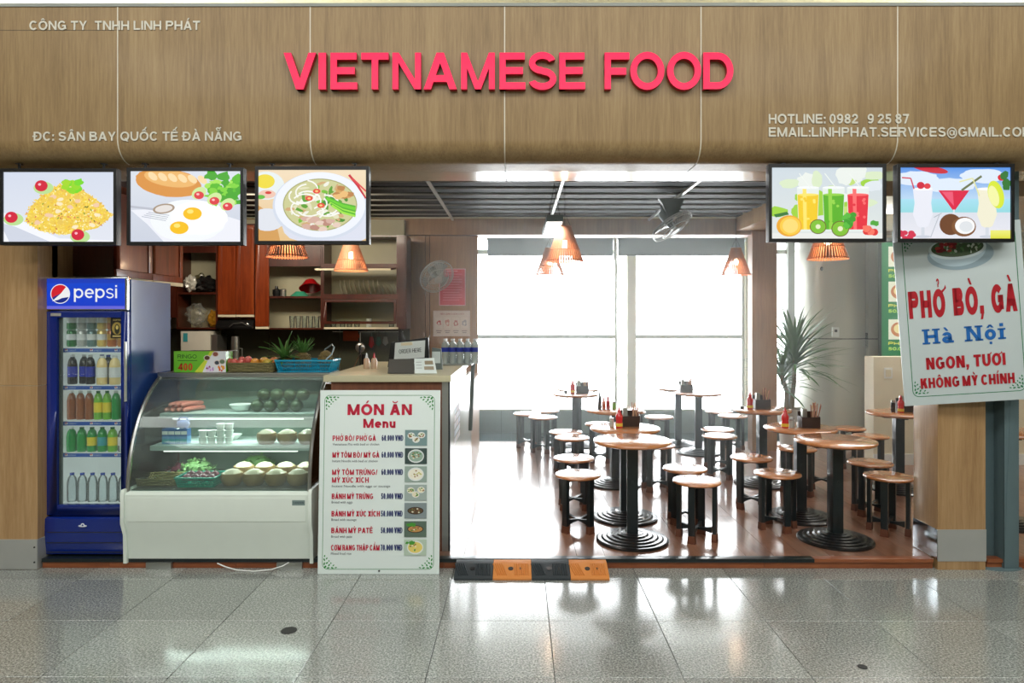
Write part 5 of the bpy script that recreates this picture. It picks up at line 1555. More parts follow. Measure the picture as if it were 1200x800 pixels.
m_ = MB(); m_.box(CXR - .5, CXR - .015, 6.93, 8.4, ZP + .001, 1.02); build('rear_cabinet', m_, M_lamd, ct)
AP = mk_art(.5, .3)
for r_i in range(5):
    for c_i in range(8): AP.rect(.02 + .12 * c_i, .04 + .19 * r_i, .12 + .12 * c_i, .19 + .19 * r_i, C(*random.choice([(170, 176, 196), (206, 190, 190), (196, 206, 216)])))
AP.build('price_grid', M_print, ct, (CXR - .0115, 5.1, .72), (0, 0, R(90)))
# steel tray with six-packs and leg
t = thing('serving_ledge', 'thin pale serving ledge with grey angled support leg at the counter right end', 'ledge', (0, 0, 0))
m_ = MB(); m_.box(X(514, 5.9), X(553, 5.9), 5.75, 6.3, zt + .001, zt + .012); build('tray', m_, M_steel, t, bevel=.003)
m_ = MB(); m_.tube([(X(553.5, 6) , 6, zt + .002), (X(552.5, 6), 6, zt - .06), (-.425, 6.05, Z(505, 6))], .018, 8); build('leg', m_, M_fang, t)


def water_bottle(loc, lab):
    t = thing('water_bottle', lab, 'bottle', loc, 0, 'wrapped water bottles on the counter')
    m_ = MB(); m_.lathe([(.028, 0), (.031, .01), (.029, .07), (.031, .09), (.031, .155), (.022, .18), (.012, .19), (.012, .198)], 14); build('body', m_, glass('pet_bottle', (.92, .97, .96, 1), 1.2, .1, .4), t)
    m_ = MB(); m_.cyl(.014, .195, .212, 12); build('cap', m_, M_wcap, t)
    m_ = MB(); m_.lathe([(.0315, .1), (.0315, .138)], 14, cap=False); build('label', m_, M_bluelab, t)
    return t
wb = None
for j in range(2):
    for i in range(5):
        lab = ['first', 'second', 'third', 'fourth', 'fifth'][i] + ' clear water bottle from the left, ' + ('back' if j else 'front') + ' row on the serving ledge'
        loc = (X(520, 5.86) + .064 * i, 5.86 + .066 * j, zt + .0125)
        if wb is None: wb = water_bottle(loc, lab)
        else: dup(wb, loc, 0, lab)
# order-here sign on black monitor
t = thing('order_sign', 'white card reading ORDER HERE on a black screen back on the counter', 'sign', (X(478, 5.15), 5.2, zt)); t.rotation_euler = (0, R(-5), 0)
m_ = MB(); m_.prism([(-.17, .04), (.15, .07), (.16, .24), (-.13, .225)], .0, .03); build('monitor_back', m_, M_black, t, bevel=.004)
m_ = MB(); m_.box(-.08, .06, -.02, .08, 0, .05); build('stand', m_, M_black, t, bevel=.004)
AO = mk_art(.25, .13); AO.asp = .25 / .13; AO.poly([(0, 0), (.93, 0), (1, 1), (.08, 1)], C(206, 214, 212)); AO.poly([(.25, .8), (.6, .78), (.6, .95), (.25, .97)], C(214, 204, 170)); AO.text('ORDER HERE', .17, .86, .34, .24, C(30, 40, 44), .13)
AO.build('card', M_print, t, (-.115, -.002, .09))
# card reader behind
m_ = MB(); m_.prism([(-.03, 0), (.06, 0), (.05, .16), (-.02, .17)], 0, .03); m_.box(-.02, .045, -.002, 0, .05, .14, 1)
o = build('card_reader', m_, [M_fang, M_board], None, bevel=.0, loc=(X(506, 5.2), 5.3, zt)); tag(o, 'upright grey card stand right of the ORDER HERE sign', 'stand')
# open menu book
t = thing('open_menu', 'open menu booklet with dark cover lying on the counter', 'menu', (X(487, 4.95), 4.93, zt + .001))
m_ = MB(); m_.add([(-.19, -.09, .0), (.0, -.10, .002), (-.035, .06, .075), (-.22, .09, .07), (-.19, -.09, -.0), (.0, -.10, -.0)], [(0, 1, 2, 3)])
mm_ = MB(); mm_.sheet([[(-.19, -.09, .004), (-.22, .12, .09)], [(.0, -.10, .004), (-.035, .11, .095)]], -.004); build('cover', mm_, mat('dark_grey_cover', C(72, 72, 68), .5), t)
mm_ = MB(); mm_.sheet([[(.003, -.10, .004), (-.032, .11, .095)], [(.16, -.10, .004), (.115, .11, .1)]], -.004); pg = build('page', mm_, M_board2, t)
A6 = Art(1, 1); A6.step = 0
AO.k = 0
def pgp(u, v): return Vector((.003, -.10, .0085)).lerp(Vector((.16, -.10, .0085)), u).lerp(Vector((-.032, .11, .0995)).lerp(Vector((.115, .11, .1045)), u), v) + Vector((0, -.0006, .0012))
for (u0, v0, u1, v1, c) in ((.5, .55, .9, .8, (150, 140, 116)), (.45, .2, .9, .42, (160, 150, 128)), (.08, .3, .35, .33, (150, 156, 156)), (.08, .5, .35, .53, (150, 156, 156)), (.08, .7, .35, .73, (150, 156, 156))):
    A6.mb.add([pgp(u0, v0), pgp(u1, v0), pgp(u1, v1), pgp(u0, v1)], [(0, 1, 2, 3)], col=C(*c))
build('page_print', A6.mb, M_print, pg)
# two squeeze bottles
for i, px_ in enumerate((428, 437)):
    t = thing('squeeze_bottle', ('left' if i == 0 else 'right') + ' pale squeeze bottle with coloured nozzle at the counter back', 'bottle', (X(px_, 5.4), 5.4, zt), 0, 'squeeze bottles')
    m_ = MB(); m_.lathe([(.022, 0), (.024, .01), (.024, .07), (.014, .085)], 12); build('body', m_, pm('cream_sauce', (214, 180, 150)), t)
    m_ = MB(); m_.lathe([(.012, .085), (.003, .125), (0, .126)], 8); build('nozzle', m_, M_rcap if i else M_wcap, t)

# ================================================================== KITCHEN CABINETS (front plane d = 8)
KD = 8.0
kx = lambda x: X(x, KD)
kz = lambda y: Z(y, KD)


def cabinet(name, lab, x0, x1, ytop, ybot, shelves_, lintel=None, frame=.03, wood_=M_cherryd, depth=.33):
    t = thing(name, lab, 'cabinet', (kx(x0), KD, kz(ybot))); w_ = kx(x1) - kx(x0); h_ = kz(ytop) - kz(ybot)
    m_ = MB(); m_.box(0, .018, 0, depth, 0, h_); m_.box(w_ - .018, w_, 0, depth, 0, h_); m_.box(.018, w_ - .018, 0, depth, 0, .018); m_.box(.018, w_ - .018, 0, depth, h_ - .018, h_)
    build('carcass', m_, wood_, t)
    m_ = MB(); m_.box(.018, w_ - .018, depth - .01, depth, .018, h_ - .018); build('back_panel', m_, M_wallg, t)
    for ys in shelves_:
        z_ = kz(ys) - kz(ybot); m_ = MB(); m_.box(.0185, w_ - .0185, .01, depth - .011, z_ - .012, z_ + .012); build('shelf', m_, wood_, t)
    if lintel:
        m_ = MB(); m_.box(.0185, w_ - .0185, -.005, .02, kz(lintel) - kz(ybot), h_ - .0185); build('lintel', m_, wood_, t)
    return t


def cdoor(t, x0, x1, y0, y1, tx0, tyb, y_off=-.02, m=M_cherry, strip=True):
    """framed door added as a part of cabinet t; px coordinates at KD"""
    X0, X1, Z0, Z1 = kx(x0) - kx(tx0), kx(x1) - kx(tx0), kz(y1) - kz(tyb), kz(y0) - kz(tyb)
    m_ = MB(); f = .045
    m_.box(X0, X1, y_off, y_off + .02, Z0, Z0 + f); m_.box(X0, X1, y_off, y_off + .02, Z1 - f, Z1); m_.box(X0, X0 + f, y_off, y_off + .02, Z0 + f, Z1 - f); m_.box(X1 - f, X1, y_off, y_off + .02, Z0 + f, Z1 - f)
    d = build('door', m_, m, t, bevel=.003)
    m_ = MB(); m_.box(X0 + f - .002, X1 - f + .002, y_off + .008, y_off + .016, Z0 + f - .002, Z1 - f + .002); build('door_panel', m_, m, d)
    if strip: m_ = MB(); m_.box(X0, X1, y_off, y_off + .03, Z0 - .028, Z0 - .002); build('pale_strip', m_, M_cream, d)
    return d


cA = cabinet('open_cabinet', 'open two-level kitchen cabinet at the left holding bundled bags', 205, 253, 262, 385.5, [343.5], 296)
cB = cabinet('wall_cabinet', 'red-brown closed wall cabinet above the black range hood', 254, 297, 262, 373, [], None)
cdoor(cB, 254.5, 275.3, 264, 368.5, 254, 373); cdoor(cB, 275.9, 296.6, 264, 368.5, 254, 373)
cC = cabinet('open_cabinet', 'open kitchen cabinet with a red basin and drinking glasses', 298, 376, 262, 386, [348], 312)
cdoor(cC, 298.5, 314, 264, 382.5, 298, 386)
cD = cabinet('glass_cabinet', 'glass-fronted plate cabinet with a raised flap under the lamp', 376.5, 475, 275.5, 385.5, [347.5], None)
m_ = MB(); x0_, x1_ = 0.02, kx(463.5) - kx(376.5); zz = lambda y: kz(y) - kz(385.5)
m_.box(x0_, x1_, -.012, .012, zz(313.5), zz(309)); m_.box(x1_, x1_ + .10, -.012, .004, 0, zz(276)); m_.box(0.0, x0_, -.012, 0, 0, zz(309)); m_.box(x0_, x1_, -.012, .012, zz(350.5), zz(344.5)); build('face_frame', m_, M_cherryd, cD)
m_ = MB(); f = .03
a_, b_, c_, d_ = x0_ + .002, x1_ - .002, zz(379.5), zz(351)
m_.box(a_, b_, -.02, 0, c_, c_ + f); m_.box(a_, b_, -.02, 0, d_ - f, d_); m_.box(a_, a_ + f, -.02, 0, c_ + f, d_ - f); m_.box(b_ - f, b_, -.02, 0, c_ + f, d_ - f)
gd = build('glass_door', m_, M_cherryd, cD, bevel=.002)
m_ = MB(); m_.box(a_ + f, b_ - f, -.012, -.008, c_ + f, d_ - f); build('pane', m_, M_cabglass, gd)
m_ = MB(); m_.box(a_, b_ + .02, -.02, .01, 0, .022); build('pale_strip', m_, M_cream, cD)
# raised flap: frame + glass, tilted out
fl = MB(); fw = b_ - a_
fl.box(0, fw, -.36, -.33, -.009, .009); fl.box(0, .03, -.33, 0, -.009, .009); fl.box(fw - .03, fw, -.33, 0, -.009, .009); fl.box(.03, fw - .03, -.03, 0, -.009, .009)
fo = build('raised_flap', fl, M_cherryd, cD, loc=(a_, -.014, zz(314.5)), rot=(R(6), 0, 0))
m_ = MB(); m_.box(0, fw, -.365, -.3605, -.01, .01); build('pale_strip', m_, M_cream, fo)
m_ = MB(); m_.box(.03, fw - .03, -.33, -.03, -.003, .003); build('pane', m_, M_cabglass, fo)
# plates
pm0 = MB(); pm0.lathe([(.0, .0), (.05, .0), (.06, .004), (.098, .014), (.1, .017), (.06, .009), (0, .006)], 22)
pt = build('plate', pm0, mat('pale_plate', C(214, 206, 184), .3, 0, .3), None)
np_ = 16
for i in range(np_):
    o = pt if i == 0 else pt.copy()
    if i: COL.objects.link(o)
    small = i >= 9
    o.rotation_euler = (0, R(76) if not small else R(66), R(8)); s_ = .98 if not small else .72
    o.scale = (s_, s_, s_)
    px_ = 391 + i * 5.6 if not small else 391 + 9 * 5.6 - 3 + (i - 9) * 4.6
    o.location = (kx(px_) + .03, KD + .14, kz(347.5) + .014 + .098 * s_)
    tag(o, ['first', 'second', 'third', 'fourth', 'fifth', 'sixth', 'seventh', 'eighth', 'ninth'][i - 9 * small] + (' small' if small else ' large') + ' pale plate from the left in the glass cabinet rack', 'plate', 'large plates racked in the glass cabinet' if not small else 'small plates racked in the glass cabinet')
# glasses
tg = MB(); tg.lathe([(.026, 0), (.034, .14), (.032, .14), (.024, .008), (0, .008)], 14)
M_tumbler = glass('tumbler_glass', (.86, .88, .82, 1), 2.2, .05, .12)
g0 = build('drinking_glass', tg, M_tumbler, None)
ordg = ['first', 'second', 'third', 'fourth', 'fifth', 'sixth']
for i in range(6):
    o = g0 if i == 0 else g0.copy()
    if i: COL.objects.link(o)
    o.location = (kx(337.5 + 7.3 * i), KD + .1, kz(386) + .019); tag(o, ordg[i] + ' tall drinking glass from the left under the red basin', 'glass', 'tall glasses in the open cabinet')
sgm = MB(); sgm.lathe([(.03, 0), (.037, .075), (.035, .075), (.028, .006), (0, .006)], 14)
g1 = build('small_glass', sgm, M_tumbler, None)
for i in range(5):
    o = g1 if i == 0 else g1.copy()
    if i: COL.objects.link(o)
    o.location = (kx([386, 397, 405, 414, 455][i]), KD + .12, kz(385.5) + .0225); tag(o, ordg[i] + ' small glass from the left behind the cabinet pane', 'glass', 'small glasses behind the cabinet pane')
m_ = MB(); m_.lathe([(.03, 0), (.03, .1), (.027, .1), (.027, .01), (0, .01)], 14); o = build('white_mug', m_, M_white, None, loc=(kx(428), KD + .13, kz(385.5) + .0225)); tag(o, 'white beaker behind the cabinet pane', 'cup')
# bowls and tin
m_ = MB(); m_.lathe([(.0, .0), (.07, .0), (.15, .11), (.158, .112), (.15, .118), (.065, .01), (0, .008)], 24)
o = build('red_basin', m_, pm('red_plastic', (170, 24, 28)), None, loc=(kx(354) , KD + .16, kz(348) + .09), rot=(R(158), R(-10), 0)); tag(o, 'red plastic basin upside down in the open cabinet', 'basin')
o.location = (kx(357), KD + .165, kz(348) + .20); o.scale = (.86, .86, .86)
m_ = MB(); m_.lathe([(.0, .06), (.05, .058), (.11, .005), (.115, .0), (.105, 0), (.045, .05), (0, .052)], 24)
o = build('green_bowl', m_, pm('green_plastic', (60, 150, 120)), None, loc=(kx(346), KD + .12, kz(348) + .0125)); tag(o, 'green plastic bowl upside down under the red basin', 'bowl')
m_ = MB(); m_.lathe([(.035, 0), (.035, .08), (.03, .085), (0, .085)], 16); o = build('steel_tin', m_, M_steel, None, loc=(kx(328), KD + .07, kz(348) + .0125)); tag(o, 'small steel tin beside the green bowl', 'tin')
m_ = MB(); m_.lathe([(.04, 0), (.045, .02), (.045, .075), (.02, .09), (.015, .12), (0, .12)], 14); o = build('dark_pot', m_, M_black, None, loc=(kx(320), KD + .07, kz(348) + .0125)); tag(o, 'small dark pot left of the steel tin', 'pot')
# bundled bags


def lump(name, c, r, m, lab, cat, n=3, seed=1):
    rnd_ = random.Random(seed)
    m_ = MB()
    bm = bmesh.new(); bmesh.ops.create_icosphere(bm, subdivisions=n, radius=1)
    ph = [rnd_.uniform(0, 6) for _ in range(9)]
    for v in bm.verts:
        p = v.co; d_ = 1 + .14 * math.sin(7 * p.x + ph[0]) * math.sin(6 * p.y + ph[1]) + .12 * math.sin(13 * p.z + ph[2] + 5 * p.x) + .07 * math.sin(21 * p.y + ph[3] + 9 * p.z)
        v.co = Vector((p.x * r[0], p.y * r[1], p.z * r[2])) * d_
    zmin = min(v.co.z for v in bm.verts)
    for v in bm.verts: v.co.z = max(v.co.z - zmin, 0)
    vs = [tuple(v.co) for v in bm.verts]; fs = [tuple(v.index for v in f.verts) for f in bm.faces]; bm.free()
    m_.add(vs, fs); o = build(name, m_, m, None, loc=c, sharp=.35); tag(o, lab, cat)
    return o


lump('plastic_bag', (kx(217), KD + .1, kz(343.5) + .0125), (.07, .06, .09), pm('white_bag', (206, 204, 194)), 'white plastic bag on the left cabinet shelf', 'bag', seed=3)
lump('plastic_bag', (kx(235), KD + .13, kz(343.5) + .0125), (.13, .08, .1), pm('black_bag', (30, 30, 30), rough=.15), 'shiny black plastic bag on the left cabinet shelf', 'bag', seed=5)
lump('plastic_bag', (kx(221), KD + .25, kz(343.5) + .0125), (.08, .035, .11), pm('olive_bag', (96, 92, 66)), 'olive bag behind the black bag', 'bag', seed=8)
lump('clear_bag', (kx(223), KD + .12, kz(385.5) + .019), (.115, .085, .14), glass('crinkled_clear_bag', (.92, .9, .84, 1), .8, .2, .14), 'crinkled clear plastic bag of supplies in the left cabinet', 'bag', seed=11)
lump('yellow_packet', (kx(238), KD + .24, kz(385.5) + .02), (.07, .035, .1), pm('yellow_orange_packet', (196, 140, 40)), 'yellow-orange packet inside the left cabinet behind the clear bag', 'packet', seed=12)
# range hood
t = thing('range_hood', 'black range hood under the closed red-brown cabinet', 'range hood', (kx(276), KD - .02, kz(385)))
m_ = MB(); m_.prismx([(-.06, 0), (-.06, .03), (.0, .098), (.3, .098), (.3, 0)], kx(254) - kx(276), kx(297) - kx(276)); build('body', m_, M_black, t, bevel=.004)
m_ = MB(); m_.ball((0, 0, 0), .018, .01, .018, 10); build('knob', m_, M_chrome, t, loc=(.15, -.055, .05))
m_ = MB(); m_.tube([(-.05, -.07, .02), (0, -.08, .06), (.1, -.08, .07), (.16, -.07, .04)], .006, 6); build('handle', m_, M_steel, t)
# left run of cabinets facing the kitchen (above fridge)
t = thing('wall_cabinet', 'reddish wall cabinet above the blue fridge seen from the side', 'cabinet', (-2.9, 4.92, 1.985))
L = .98; Hc = .66
m_ = MB(); m_.box(-.36, -.022, 0, L, 0, Hc); build('carcass', m_, M_cherryd, t)
for k in range(2):
    y0_ = .004 + k * L / 2; y1_ = y0_ + L / 2 - .008; f = .05
    m_ = MB(); m_.box(-.02, 0, y0_, y1_, 0, f); m_.box(-.02, 0, y0_, y1_, Hc - f, Hc); m_.box(-.02, 0, y0_, y0_ + f, f, Hc - f); m_.box(-.02, 0, y1_ - f, y1_, f, Hc - f)
    d = build('door', m_, M_cherry, t, bevel=.003)
    m_ = MB(); m_.box(-.016, -.008, y0_ + f - .002, y1_ - f + .002, f - .002, Hc - f + .002); build('door_panel', m_, M_cherry, d)
    m_ = MB(); m_.box(-.03, .002, y0_, y1_, -.03, -.002); build('pale_strip', m_, M_cream, d)
# dark tall end panel of kitchen left beyond the fridge
m_ = MB(); m_.box(kx(190), kx(204.5), KD + .0, KD + .3, kz(372), kz(262)); o = build('corner_cabinet', m_, M_cherryd, None); tag(o, 'dark narrow corner cabinet behind the blue fridge top', 'cabinet')
# back counter
t = thing('kitchen_worktop', 'kitchen back worktop behind the display case', 'worktop', (0, 0, 0))
m_ = MB(); m_.box(-4.2, -1.32, 7.72, 8.33, .88, .92); build('top', m_, mat('worktop_stone', C(120, 100, 70), .3, 0, .3), t)
m_ = MB(); m_.box(-4.2, -1.32, 7.78, 8.33, ZP + .001, .879); build('base_units', m_, M_cherryd, t)
# white water heater box and paper stack, on an upper ledge
t = thing('countertop_boiler', 'white boxy water boiler standing behind the green carton', 'appliance', (X(227, 7.9), 7.9, .92))
w_ = 34 / 800 * 7.9 / 2
m_ = MB(); m_.box(-w_, w_, 0, .3, 0, Z(388, 7.9) - .92); build('body', m_, mat('boiler_white', C(214, 212, 200), .3, 0, .4), t, bevel=.008)
m_ = MB(); m_.box(-w_ + .03, -w_ + .08, -.004, 0, .5, .6); build('label', m_, M_tealab, t)
m_ = MB(); m_.box(w_ + .002, w_ + .08, .02, .28, 0, .58); build('side_tank', m_, M_steel, t, bevel=.006)
m_ = MB(); m_.lathe([(.045, 0), (.045, .5), (.04, .56), (0, .56)], 16); m_.tube([(.045, 0, .42), (.08, 0, .42), (.08, 0, .3), (.045, 0, .28)], .008, 6)
o = build('steel_flask', m_, M_steel, None, loc=(X(272, 7.9), 7.95, .921)); tag(o, 'tall steel flask right of the white boiler', 'flask')
# hanging utensils on rail
m_ = MB(); m_.tube([(kx(380), KD + .3, kz(389)), (kx(466), KD + .3, kz(389))], .006, 6); o = build('utensil_rail', m_, M_steel, None); tag(o, 'thin steel utensil rail under the glass cabinet', 'rail')
m_ = MB(); m_.box(-.09, .09, -.012, .012, -.12, .0); m_.ball((.03, 0, -.06), .08, .02, .05, 12)
o = build('orange_cloth', m_, pm('orange_brown_cloth', (150, 70, 34), coat=0, rough=.8), None, bevel=.006, loc=(kx(403), KD + .26, kz(388))); tag(o, 'orange-brown mitt hanging under the glass cabinet', 'oven mitt')
for i, (px_, c, lab, hh) in enumerate(((428, (160, 30, 34), 'red slotted utensil hanging on the rail', .14), (437, (40, 96, 84), 'dark green scoop hanging on the rail', .12), (445, (150, 156, 150), 'grey triangular grater hanging on the rail', .11))):
    t = thing('kitchen_utensil', lab, 'utensil', (kx(px_), KD + .27, kz(389)))
    m_ = MB(); m_.tube([(0, 0, 0), (0, 0, -.06)], .005, 5); build('handle', m_, M_black, t)
    m_ = MB(); m_.prism([(-.02, -.06), (.02, -.06), (.035, -.06 - hh * .7), (0, -.06 - hh), (-.035, -.06 - hh * .7)], -.008, .008); build('head', m_, pm('utensil%d' % i, c), t, bevel=.003)
t = thing('ladle', 'long steel ladle hanging upside down below the cabinet', 'ladle', (X(417, 7.6), 7.75, kz(389)))
m_ = MB(); m_.tube([(0, 0, 0), (0, 0, -.12)], .006, 6); build('handle', m_, M_steel, t)
m_ = MB(); m_.ball((0, 0, -.17), .055, .03, .06, 14); build('bowl', m_, M_steel, t)
t = thing('hanging_whisk', 'black hanging whisk with steel loop beside the sauce bottles', 'whisk', (X(413, 7.4), 7.7, kz(403)))
m_ = MB()
for s_ in (-1, 0, 1): m_.tube([(0, 0, -.1), (s_ * .07, 0, -.25), (s_ * .08, 0, -.35), (s_ * .05, 0, -.42), (0, 0, -.45)], .006, 5)
build('loops', m_, M_chrome, t)
m_ = MB(); m_.tube([(0, 0, 0), (0, 0, -.1)], .012, 8); m_.tube([(.05, 0, -.1), (.06, 0, -.46)], .04, 8); build('handle', m_, M_black, t)

# posters on the back wall
AR = mk_art(.33, .46); AR.rect(0, 0, 1, 1, C(230, 190, 196)); AR.rect(.03, .02, .97, .98, C(204, 36, 70))
for k in range(11): AR.rect(.14, .14 + .07 * k, .86 - .1 * (k % 3 == 0), .16 + .07 * k, C(232, 130, 150))
AR.rect(.3, .92, .7, .945, C(240, 180, 190))
wp = thing('wall_poster', 'red framed notice poster on the brown wall beside the fan', 'poster', (X(513, 8.47), 8.485, Z(358, 8.47)))
m_ = MB(); m_.box(0, .33, .0005, .004, 0, .46); build('sheet', m_, M_white, wp); AR.build('print', M_print, wp, (0, 0, 0))
AN = mk_art(.46, .32); AN.rect(0, 0, 1, 1, C(196, 184, 176)); AN.rect(.02, .03, .98, .97, C(206, 196, 190)); AN.text('TIÊU LỆNH CHỮA CHÁY', .18, .84, .84, .06, C(150, 40, 50), .18)
for k in range(4):
    AN.rect(.06 + .23 * k, .3, .25 + .23 * k, .74, C(214, 206, 200)); AN.ell(.155 + .23 * k, .52, .06, .12, C(*[(176, 50, 60), (190, 130, 120), (170, 90, 90), (150, 150, 160)][k]), jit=.3, n=14); AN.ell(.155 + .23 * k, .5, .03, .06, C(214, 206, 200), n=10)
    AN.rect(.08 + .23 * k, .2, .23 + .23 * k, .225, C(110, 104, 104)); AN.rect(.1 + .23 * k, .13, .21 + .23 * k, .155, C(110, 104, 104))
wp = thing('wall_poster', 'pale four-picture notice below the red poster', 'poster', (X(506, 8.47), 8.485, Z(394, 8.47)))
m_ = MB(); m_.box(0, .46, .0005, .004, 0, .32); build('sheet', m_, M_white, wp); AN.build('print', M_print, wp)
# black umbrella leaning by the cabinet
m_ = MB(); m_.lathe([(.004, 0), (.05, .1), (.045, .4), (.008, .5), (.006, .56)], 10); o = build('folded_umbrella', m_, M_black, None, loc=(X(476, 8.3), 8.3, Z(414, 8.3)), rot=(0, R(-8), 0)); o.location.z = .921; o.scale = (1, 1, 1.35); tag(o, 'folded black umbrella standing by the cabinet end', 'umbrella')


# ================================================================== FANS
def fan(loc, normal, r, label, ceiling=False):
    t = thing('electric_fan', label, 'fan', loc)
    q = Vector(normal).normalized().to_track_quat('Z', 'X').to_matrix().to_4x4()
    m_ = MB()
    def circ(rad, z): return [q @ Vector((rad * math.cos(a), rad * math.sin(a), z)) for a in [2 * PI * i / 28 for i in range(28)]]
    for rad, z in ((r, .0), (r * .98, .02), (r * .98, -.02), (r * .62, .05), (r * .62, -.05), (r * .25, .065), (r * .25, -.06)): m_.tube(circ(rad, z), .0035, 4, closed=True)
    for i in range(40):
        a = 2 * PI * i / 40; c, s_ = math.cos(a), math.sin(a)
        for sg_ in (1, -1): m_.tube([q @ Vector((k * c, k * s_, z * sg_)) for k, z in ((r * .16, .066), (r * .5, .058), (r * .8, .036), (r, .0))], .0014, 3)
    build('cage', m_, M_fan, t)
    m_ = MB(); m_.lathe([(0, .07), (r * .2, .068), (r * .2, .06), (0, .06)], 18, M=q); build('badge', m_, M_fan, t)
    for k in range(3):
        m_ = MB(); a0 = 2 * PI * k / 3; g = []
        for i in range(5):
            rr_ = r * (.15 + .72 * i / 4); row = []
            for j in range(5):
                a = a0 + R(-30 + 60 * j / 4) * (.6 + .4 * i / 4); row.append(q @ Vector((rr_ * math.cos(a), rr_ * math.sin(a), .02 - .04 * j / 4)))
            g.append(row)
        m_.sheet(g, .003); build('blade', m_, mat('translucent_blade', C(150, 160, 162), .2, 0, .3, alpha=.7), t)
    m_ = MB(); m_.lathe([(0, .03), (r * .13, .02), (r * .15, -.02), (r * .22, -.06), (r * .24, -.15), (r * .15, -.19), (0, -.195)], 16, M=q); build('motor', m_, M_fang, t)
    return t, q


t, q = fan(P(510.5, 324, 8.18), (.50, -.66, -.56), .215, 'grey wall fan tilted beside the red poster')
m_ = MB(); c0 = q @ Vector((0, 0, -.12)); m_.tube([c0, c0 + Vector((-.03, .1, .04)), (0, 8.485 - 8.18, .10)], .02, 8); m_.box(-.05, .05, .27, .302, -.05, .2); build('bracket', m_, M_fan, t)
t, q = fan(P(786, 265, 6.9), (.50, -.30, -.82), .225, 'grey ceiling fan with wire cage hanging from the slats')
m_ = MB(); c0 = q @ Vector((0, 0, -.16)); m_.tube([c0, c0 + Vector((0, 0, .1)), (-.03, 0, ZS - .036 - Z(265, 6.9) - .04)], .03, 8)
m_.prism([(-.14, ZS - .035 - Z(265, 6.9)), (.12, ZS - .035 - Z(265, 6.9)), (.09, .2), (.05, .1), (-.04, .08), (-.1, .22)], -.03, .03); build('bracket', m_, M_fang, t)


# ================================================================== LAMPS
def lamp_shade(r0, r1, h, n=44):
    m_ = MB()
    for i in range(n):
        a = 2 * PI * i / n; c, s_ = math.cos(a), math.sin(a); w_ = .0062
        tx, ty = -s_ * w_, c * w_
        vs = []
        for (rr_, z) in ((r1, h), (r0, 0)):
            for e in (1, -1):
                for off in (0, .003): vs.append(((rr_ + off) * c + e * tx, (rr_ + off) * s_ + e * ty, z))
        vs = [v if j_ < 4 else v for j_, v in enumerate(vs)]
        m_.add(vs, [(0, 2, 6, 4), (1, 5, 7, 3), (0, 4, 5, 1), (2, 3, 7, 6), (0, 1, 3, 2), (4, 6, 7, 5)])
    return m_


LR0, LR1, LH = .17, .055, .325
lamp0 = thing('pendant_lamp', 'x', 'lamp', (0, 0, 0))
so = build('shade_strips', lamp_shade(LR0, LR1, LH), M_rattan, lamp0, kind='stuff')
m_ = MB()
for rad, z in ((LR0 + .002, .012), (LR0 - .035, .11), (LR1 + .004, LH), (LR1 + .03, LH * .72)):
    m_.tube([(rad * math.cos(2 * PI * i / 28), rad * math.sin(2 * PI * i / 28), z) for i in range(28)], .0045, 5, closed=True)
build('shade_rings', m_, M_rattan, lamp0)
m_ = MB(); m_.lathe([(0, .12), (.02, .125), (.03, .15), (.026, .18), (.014, .2)], 14); build('bulb', m_, M_bulb, lamp0)
m_ = MB(); m_.cyl(.017, .2, .25, 10); m_.box(-LR1, LR1, -.004, .004, LH - .008, LH); m_.tube([(0, 0, .25), (0, 0, LH)], .004, 5); build('bulb_holder', m_, M_black, lamp0)
m_ = MB(); m_.tube([(0, 0, LH), (0, 0, ZS + .012 - 2.2)], .0025, 5); m_.tube([(LR1, 0, LH), (0, 0, LH + .12)], .0018, 4); m_.tube([(-LR1, 0, LH), (0, 0, LH + .12)], .0018, 4); build('cord', m_, M_cord, lamp0)
lamps = [(335, 303, 5.75, 'rattan cone lamp below the noodle soup screen'), (410, 322, 7.02, 'glowing rattan cone lamp in front of the plate cabinet'), (660.5, 306, 6.28, 'nearest rattan cone lamp over the dining tables'), (643, 321.5, 8.2, 'rattan cone lamp just behind and left of the nearest one'), (861, 321.5, 8.2, 'rattan cone lamp before the right end of the window'), (968.5, 304, 6.0, 'rattan cone lamp below the juice screen')]
pl = bpy.data.lights.new('bulb_light', 'POINT'); pl.energy = 5; pl.color = (1, .72, .42); pl.shadow_soft_size = .03
for i, (px_, py_, d, lab) in enumerate(lamps):
    loc = P(px_, py_, d)
    r = lamp0 if i == 0 else dup(lamp0)
    r.location = loc; r['label'] = lab; r['group'] = 'rattan pendant lamps'; r.location.z = 2.2 + (loc.z - 2.2) * .4
    lo = bpy.data.objects.new('bulb_light', pl); COL.objects.link(lo); lo.location = loc + Vector((0, 0, .10))
# linear luminaire
t = thing('linear_ceiling_light', 'slim white linear light hanging beside the nearest rattan lamp', 'light', (X(649, 6.0), 6.02, Z(259, 6.0)))
m_ = MB(); m_.box(-.075, .075, 0, 1.15, 0, .06); build('housing', m_, M_fang, t, bevel=.004)
m_ = MB(); m_.box(-.068, .068, .01, 1.14, -.006, -.0005); build('diffuser', m_, mat('lit_diffuser', (1, 1, .97, 1), .4, emit=1.5, vary=0), t)
m_ = MB(); zz_ = ZS - .04 - Z(259, 6.0)
m_.tube([(-.05, .1, .06), (0, .1, zz_)], .003, 5); m_.tube([(.05, .1, .06), (0, .1, zz_)], .003, 5); m_.tube([(0, 1.0, .06), (0, 1.0, zz_)], .003, 5); build('suspension', m_, M_cord, t)
ll = bpy.data.lights.new('linear_light', 'AREA'); ll.shape = 'RECTANGLE'; ll.size = .12; ll.size_y = 1.1; ll.energy = 14
lo = bpy.data.objects.new('linear_light', ll); COL.objects.link(lo); lo.location = (X(649, 6.0), 6.6, Z(259, 6.0) - .012)

